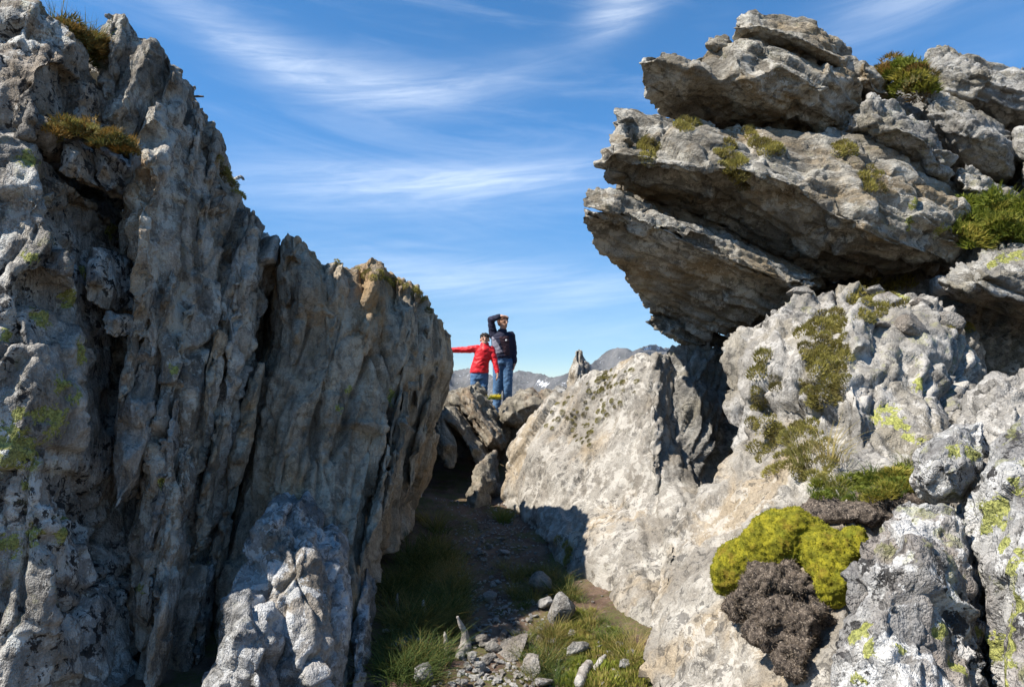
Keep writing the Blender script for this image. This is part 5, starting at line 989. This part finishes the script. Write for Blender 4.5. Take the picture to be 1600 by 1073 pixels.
M_greyp = cloth('grey_panel', (0.17, 0.165, 0.20), (0.21, 0.20, 0.24), 8, 0.5); M_jean = cloth('blue_jeans', (0.045, 0.105, 0.20), (0.085, 0.16, 0.27), 10, 0.6); M_shoe = cloth('shoe', (0.03, 0.025, 0.02), (0.05, 0.04, 0.03)); M_dk = cloth('dark_detail', (0.02, 0.012, 0.01), (0.02, 0.012, 0.01)); M_white = cloth('white_badge', (0.6, 0.6, 0.6), (0.6, 0.6, 0.6))
def hand(wrist, d, palm_n, s):
    """palm and five bent fingers at the end of an arm; d = pointing direction, palm_n = palm normal"""
    d = Vector(d).normalized(); side = d.cross(Vector(palm_n)).normalized(); pn = side.cross(d).normalized(); w_ = Vector(wrist); out = []
    for k in (-1.5, -0.5, 0.5, 1.5):
        b0 = w_ + d * 0.035 * s + side * k * 0.018 * s; kn = w_ + d * 0.085 * s + side * k * 0.021 * s
        L_ = (0.062, 0.075, 0.08, 0.07)[int(k + 1.5)] * s; m1 = kn + (d * 0.9 + pn * 0.35) * L_ * 0.5; m2 = m1 + (d * 0.6 + pn * 0.7) * L_ * 0.5
        out += [capsule(b0, 0.014 * s, kn, 0.012 * s), capsule(kn, 0.0105 * s, m1, 0.0095 * s), capsule(m1, 0.0095 * s, m2, 0.008 * s)]
    t0 = w_ + d * 0.03 * s + side * 0.03 * s; t1 = w_ + d * 0.065 * s + side * 0.058 * s + pn * 0.01 * s; t2 = t1 + (d * 0.8 + pn * 0.4) * 0.035 * s
    return out + [capsule(t0, 0.014 * s, t1, 0.012 * s), capsule(t1, 0.0115 * s, t2, 0.0095 * s), capsule(w_ - d * 0.02 * s, 0.026 * s, w_ + d * 0.03 * s, 0.026 * s)]
def person(label, base, head, yaw, hs, chain_arms, torso, legs, mats, hair_len, hood=None):
    """head = centre, hs = head height; arms (shoulder, elbow, wrist, hand dir, palm normal); torso rings; legs (hip, knee, ankle)"""
    root = empty('person', base); tag(root, label, 'person')
    f = Vector((math.sin(yaw), -math.cos(yaw), 0)); sd = Vector((math.cos(yaw), math.sin(yaw), 0)); up = Vector((0, 0, 1)); H = Vector(head); r = hs / 2
    Rz = Matrix.Rotation(yaw, 3, 'Z')
    def hb(c, rad, sq): V, F = ball((0, 0, 0), rad, sq, 16); return [H + Rz @ Vector(v) + (c[0] * sd + c[1] * f + c[2] * up) for v in V], F
    k = hs / 0.23
    parts = [hb((0, -0.005 * k, 0.025 * k), 0.092 * k, (0.82, 1.0, 0.98)), hb((0, 0.018 * k, -0.045 * k), 0.068 * k, (0.82, 0.92, 1.05)), hb((0, 0.045 * k, -0.085 * k), 0.028 * k, (1, 1, 0.8))]
    nb = H + f * 0.088 * k - up * 0.018 * k; parts += [capsule(H + f * 0.085 * k + up * 0.015 * k, 0.010 * k, nb + f * 0.012 * k, 0.016 * k)]
    for s_ in (-1, 1): parts.append(hb((s_ * 0.078 * k, -0.012 * k, -0.012 * k), 0.03 * k, (0.4, 0.7, 1.0)))
    neck = Vector(torso[-1][0]); parts.append(capsule(neck - up * 0.06, 0.058 * k, H - up * 0.07 * k, 0.05 * k))
    parts.append(loft([(c, rx * 0.88, ry * 0.88, yw) for (c, rx, ry, yw) in torso]))
    for (sh, elb, wr, hd, pn, ra) in chain_arms:
        parts += [capsule(sh, 0.050 * ra, elb, 0.038 * ra), capsule(elb, 0.038 * ra, wr, 0.026 * ra)] + hand(wr, hd, pn, ra)
    for (hip, kn, an, rl) in legs: parts += [capsule(hip, 0.080 * rl, kn, 0.055 * rl), capsule(kn, 0.055 * rl, an, 0.038 * rl), capsule(Vector(an) - up * 0.05, 0.038 * rl, Vector(an) - up * 0.06 + f * 0.13 * rl, 0.03 * rl)]
    V, F = union(parts, 0.0085, 2); o = mesh_obj('body', V, F, M_skin); put_under(o, root)
    jp = [loft(torso)]
    for (sh, elb, wr, hd, pn, ra) in chain_arms:
        sh, elb, wr = Vector(sh), Vector(elb), Vector(wr); we = wr + (elb - wr).normalized() * 0.01
        jp += [capsule(sh, 0.072 * ra, elb, 0.056 * ra), capsule(elb, 0.056 * ra, we, 0.043 * ra)]
    jp.append(loft([(neck - up * 0.03, 0.085 * k, 0.08 * k, yaw), (neck + up * 0.045 * k, 0.07 * k, 0.07 * k, yaw)]))
    V, F = union(jp, 0.011, 4); n = normals(V, F)
    V = V + n * (0.010 * fbm(V * np.array((9, 9, 16), np.float32), 3, 44, 0.5, ridged=True))[:, None]
    j = mesh_obj('jacket', V.astype(np.float32), F, mats['jacket']); put_under(j, root)
    tp = []
    for (hip, kn, an, rl) in legs: tp += [capsule(hip, 0.098 * rl, kn, 0.074 * rl), capsule(kn, 0.074 * rl, Vector(an) + up * 0.01, 0.066 * rl)]
    c0 = Vector(torso[0][0]); tp.append(loft([(c0 - up * 0.10, torso[0][1] * 0.9, torso[0][2] * 0.9, torso[0][3]), (c0 + up * 0.06, torso[0][1] * 0.88, torso[0][2] * 0.88, torso[0][3])]))
    V, F = union(tp, 0.012, 3); n = normals(V, F); V = V + n * (0.008 * fbm(V * np.array((10, 10, 14), np.float32), 3, 47, 0.5, ridged=True))[:, None]
    o = mesh_obj('trousers', V.astype(np.float32), F, mats['trousers']); put_under(o, root)
    for (hip, kn, an, rl) in legs:
        V, F = union([capsule(Vector(an) - up * 0.045 - f * 0.02, 0.048 * rl, Vector(an) - up * 0.055 + f * 0.15 * rl, 0.042 * rl)], 0.012, 2); o = mesh_obj('shoe', V, F, M_shoe); put_under(o, root)
    hp = [hb((0, -0.008 * k, 0.055 * k), 0.094 * k, (0.92, 1.0, 0.72)), hb((0, -0.050 * k, 0.010 * k), 0.072 * k, (1.02, 0.72, 1.0))]
    for s_ in (-1, 1): hp.append(hb((s_ * 0.062 * k, -0.010 * k, 0.030 * k), 0.035 * k, (0.5, 1.0, 1.0)))
    V, F = union(hp, 0.008, 2); n = normals(V, F); V = V + n * (0.010 * fbm(V * 38, 3, 3))[:, None]; o = mesh_obj('hair', V.astype(np.float32), F, mats['hair']); put_under(o, root)
    for s_ in (-1, 1):
        V, F = hb((s_ * 0.033 * k, 0.083 * k, 0.012 * k), 0.013 * k, (1.2, 0.5, 0.6)); o = mesh_obj('eye', V, F, M_dk); put_under(o, root)
    V, F = hb((0, 0.080 * k, -0.052 * k), 0.014 * k, (1.3, 0.35, 0.28)); o = mesh_obj('mouth', V, F, mats.get('mouth', M_dk)); put_under(o, root)
    return root, j
# adult in the navy jacket, looking out to the side with a hand at the brow
Ya = 11.7
def a_(px, py, dy=0.0): return at(px, py, Ya + dy)
yaw = math.radians(38)
tor = [(a_(786.5, 560), 0.185, 0.135, yaw * 0.5), (a_(786, 549), 0.19, 0.135, yaw * 0.5), (a_(785.5, 538), 0.20, 0.135, yaw * 0.5), (a_(785, 529), 0.20, 0.13, yaw * 0.5), (a_(784.5, 523), 0.16, 0.11, yaw * 0.5), (a_(785, 518.5), 0.075, 0.075, yaw * 0.5)]
adult, jk = person('person in navy jacket and jeans shading the eyes with a raised hand', (a_(785, 650).x, Ya, a_(785, 652).z), a_(786.0, 504.0), math.radians(40), 0.245,
  [(a_(771, 524), a_(767, 499.5, -0.05), a_(781, 494.0, -0.22), (0.95, -0.25, 0.05), (0, 0.1, -1), 1.05), (a_(798, 524), a_(802.5, 545, 0.03), a_(804, 567, -0.02), (-0.12, -0.1, -1), (-1, 0, 0), 1.05)], tor,
  [(a_(779, 566), a_(777, 607, -0.03), a_(776, 646), 1.05), (a_(793, 566), a_(793, 607, -0.03), a_(793, 646, 0.1), 1.1)], {'jacket': M_navy, 'trousers': M_jean, 'hair': M_hairb}, 0)
def panel(src, root, name, poly, mat, off=0.004):
    me = src.data; V = np.empty(len(me.vertices) * 3, np.float32); me.vertices.foreach_get('co', V); V = V.reshape(-1, 3)
    Fq = [tuple(p.vertices) for p in me.polygons]; px, py, f = project(V); n = normals(V, np.array([q if len(q) == 4 else (*q, q[-1]) for q in Fq]))
    keepf = [q for q in Fq if all(inpoly(px[i], py[i], poly) and n[i, 1] < 0.05 for i in q)]
    ids = sorted({i for q in keepf for i in q}); mp = {i: k for k, i in enumerate(ids)}
    o = mesh_obj(name, [tuple(V[i] + n[i] * off) for i in ids], [tuple(mp[i] for i in q) for q in keepf], mat); put_under(o, root)
panel(jk, adult, 'grey_panel', [(768, 524), (775, 530), (787, 551), (770, 553)], M_greyp)
panel(jk, adult, 'chest_panel', [(779, 526), (795, 524), (797, 556), (788, 556), (785, 545)], M_plum)
V, F = ball(a_(791, 531.5, -0.165), 0.017, (1, 0.4, 1)); o = mesh_obj('badge', V, F, M_white); put_under(o, adult)
# younger walker in the red jacket, one arm out to the rock
Yk = 11.2
def k_(px, py, dy=0.0): return at(px, py, Yk + dy)
tor = [(k_(749, 583), 0.158, 0.13, 0), (k_(749.5, 574), 0.150, 0.125, 0), (k_(752, 564), 0.142, 0.118, 0), (k_(755.5, 553), 0.148, 0.115, 0), (k_(757, 546), 0.138, 0.11, 0), (k_(757.5, 541), 0.085, 0.075, 0), (k_(757.5, 539), 0.06, 0.06, 0)]
kid, jk2 = person('smiling person in red jacket and jeans reaching one arm out to the rock', (k_(750, 650).x, Yk, k_(750, 648).z), k_(757.5, 530.5), math.radians(4), 0.215,
  [(k_(746, 545), k_(726, 546.5), k_(704, 547, 0.02), (-1, 0.1, 0), (0, -0.3, -1), 0.95), (k_(767, 546), k_(773, 563, -0.03), k_(777, 581, -0.08), (0.1, -0.2, -1), (-1, 0, 0), 0.95)], tor,
  [(k_(742.5, 585), k_(741, 612, -0.03), k_(741, 641), 0.85), (k_(756, 585), k_(756, 612, -0.03), k_(757, 641, 0.05), 0.85)], {'jacket': M_red, 'trousers': M_jean, 'hair': M_hairk, 'mouth': M_white}, 0)
print('people', round(time.time() - T0, 1))

# ------------------------------------------------------------------ thin mountain air
hv_ = [(x, y, z) for z in (-420, 420) for y in (-5200, 5200) for x in (-5200, 5200)]
hz = mesh_obj('haze', hv_, [(0, 2, 3, 1), (4, 5, 7, 6), (0, 1, 5, 4), (1, 3, 7, 5), (3, 2, 6, 7), (2, 0, 4, 6)], smooth=False)
hm = bpy.data.materials.new('haze'); hm.use_nodes = True; ht = hm.node_tree; ht.nodes.clear()
pv_ = N(ht, 'ShaderNodeVolumePrincipled'); pv_.inputs['Color'].default_value = (0.78, 0.86, 1.0, 1); pv_.inputs['Density'].default_value = 0.00003; pv_.inputs['Anisotropy'].default_value = 0.2
ho = N(ht, 'ShaderNodeOutputMaterial'); lk(ht, pv_.outputs[0], ho.inputs['Volume']); hz.data.materials.append(hm)
tag(hz, 'thin blue mountain haze', 'haze', kind='stuff')
print('done', round(time.time() - T0, 1))
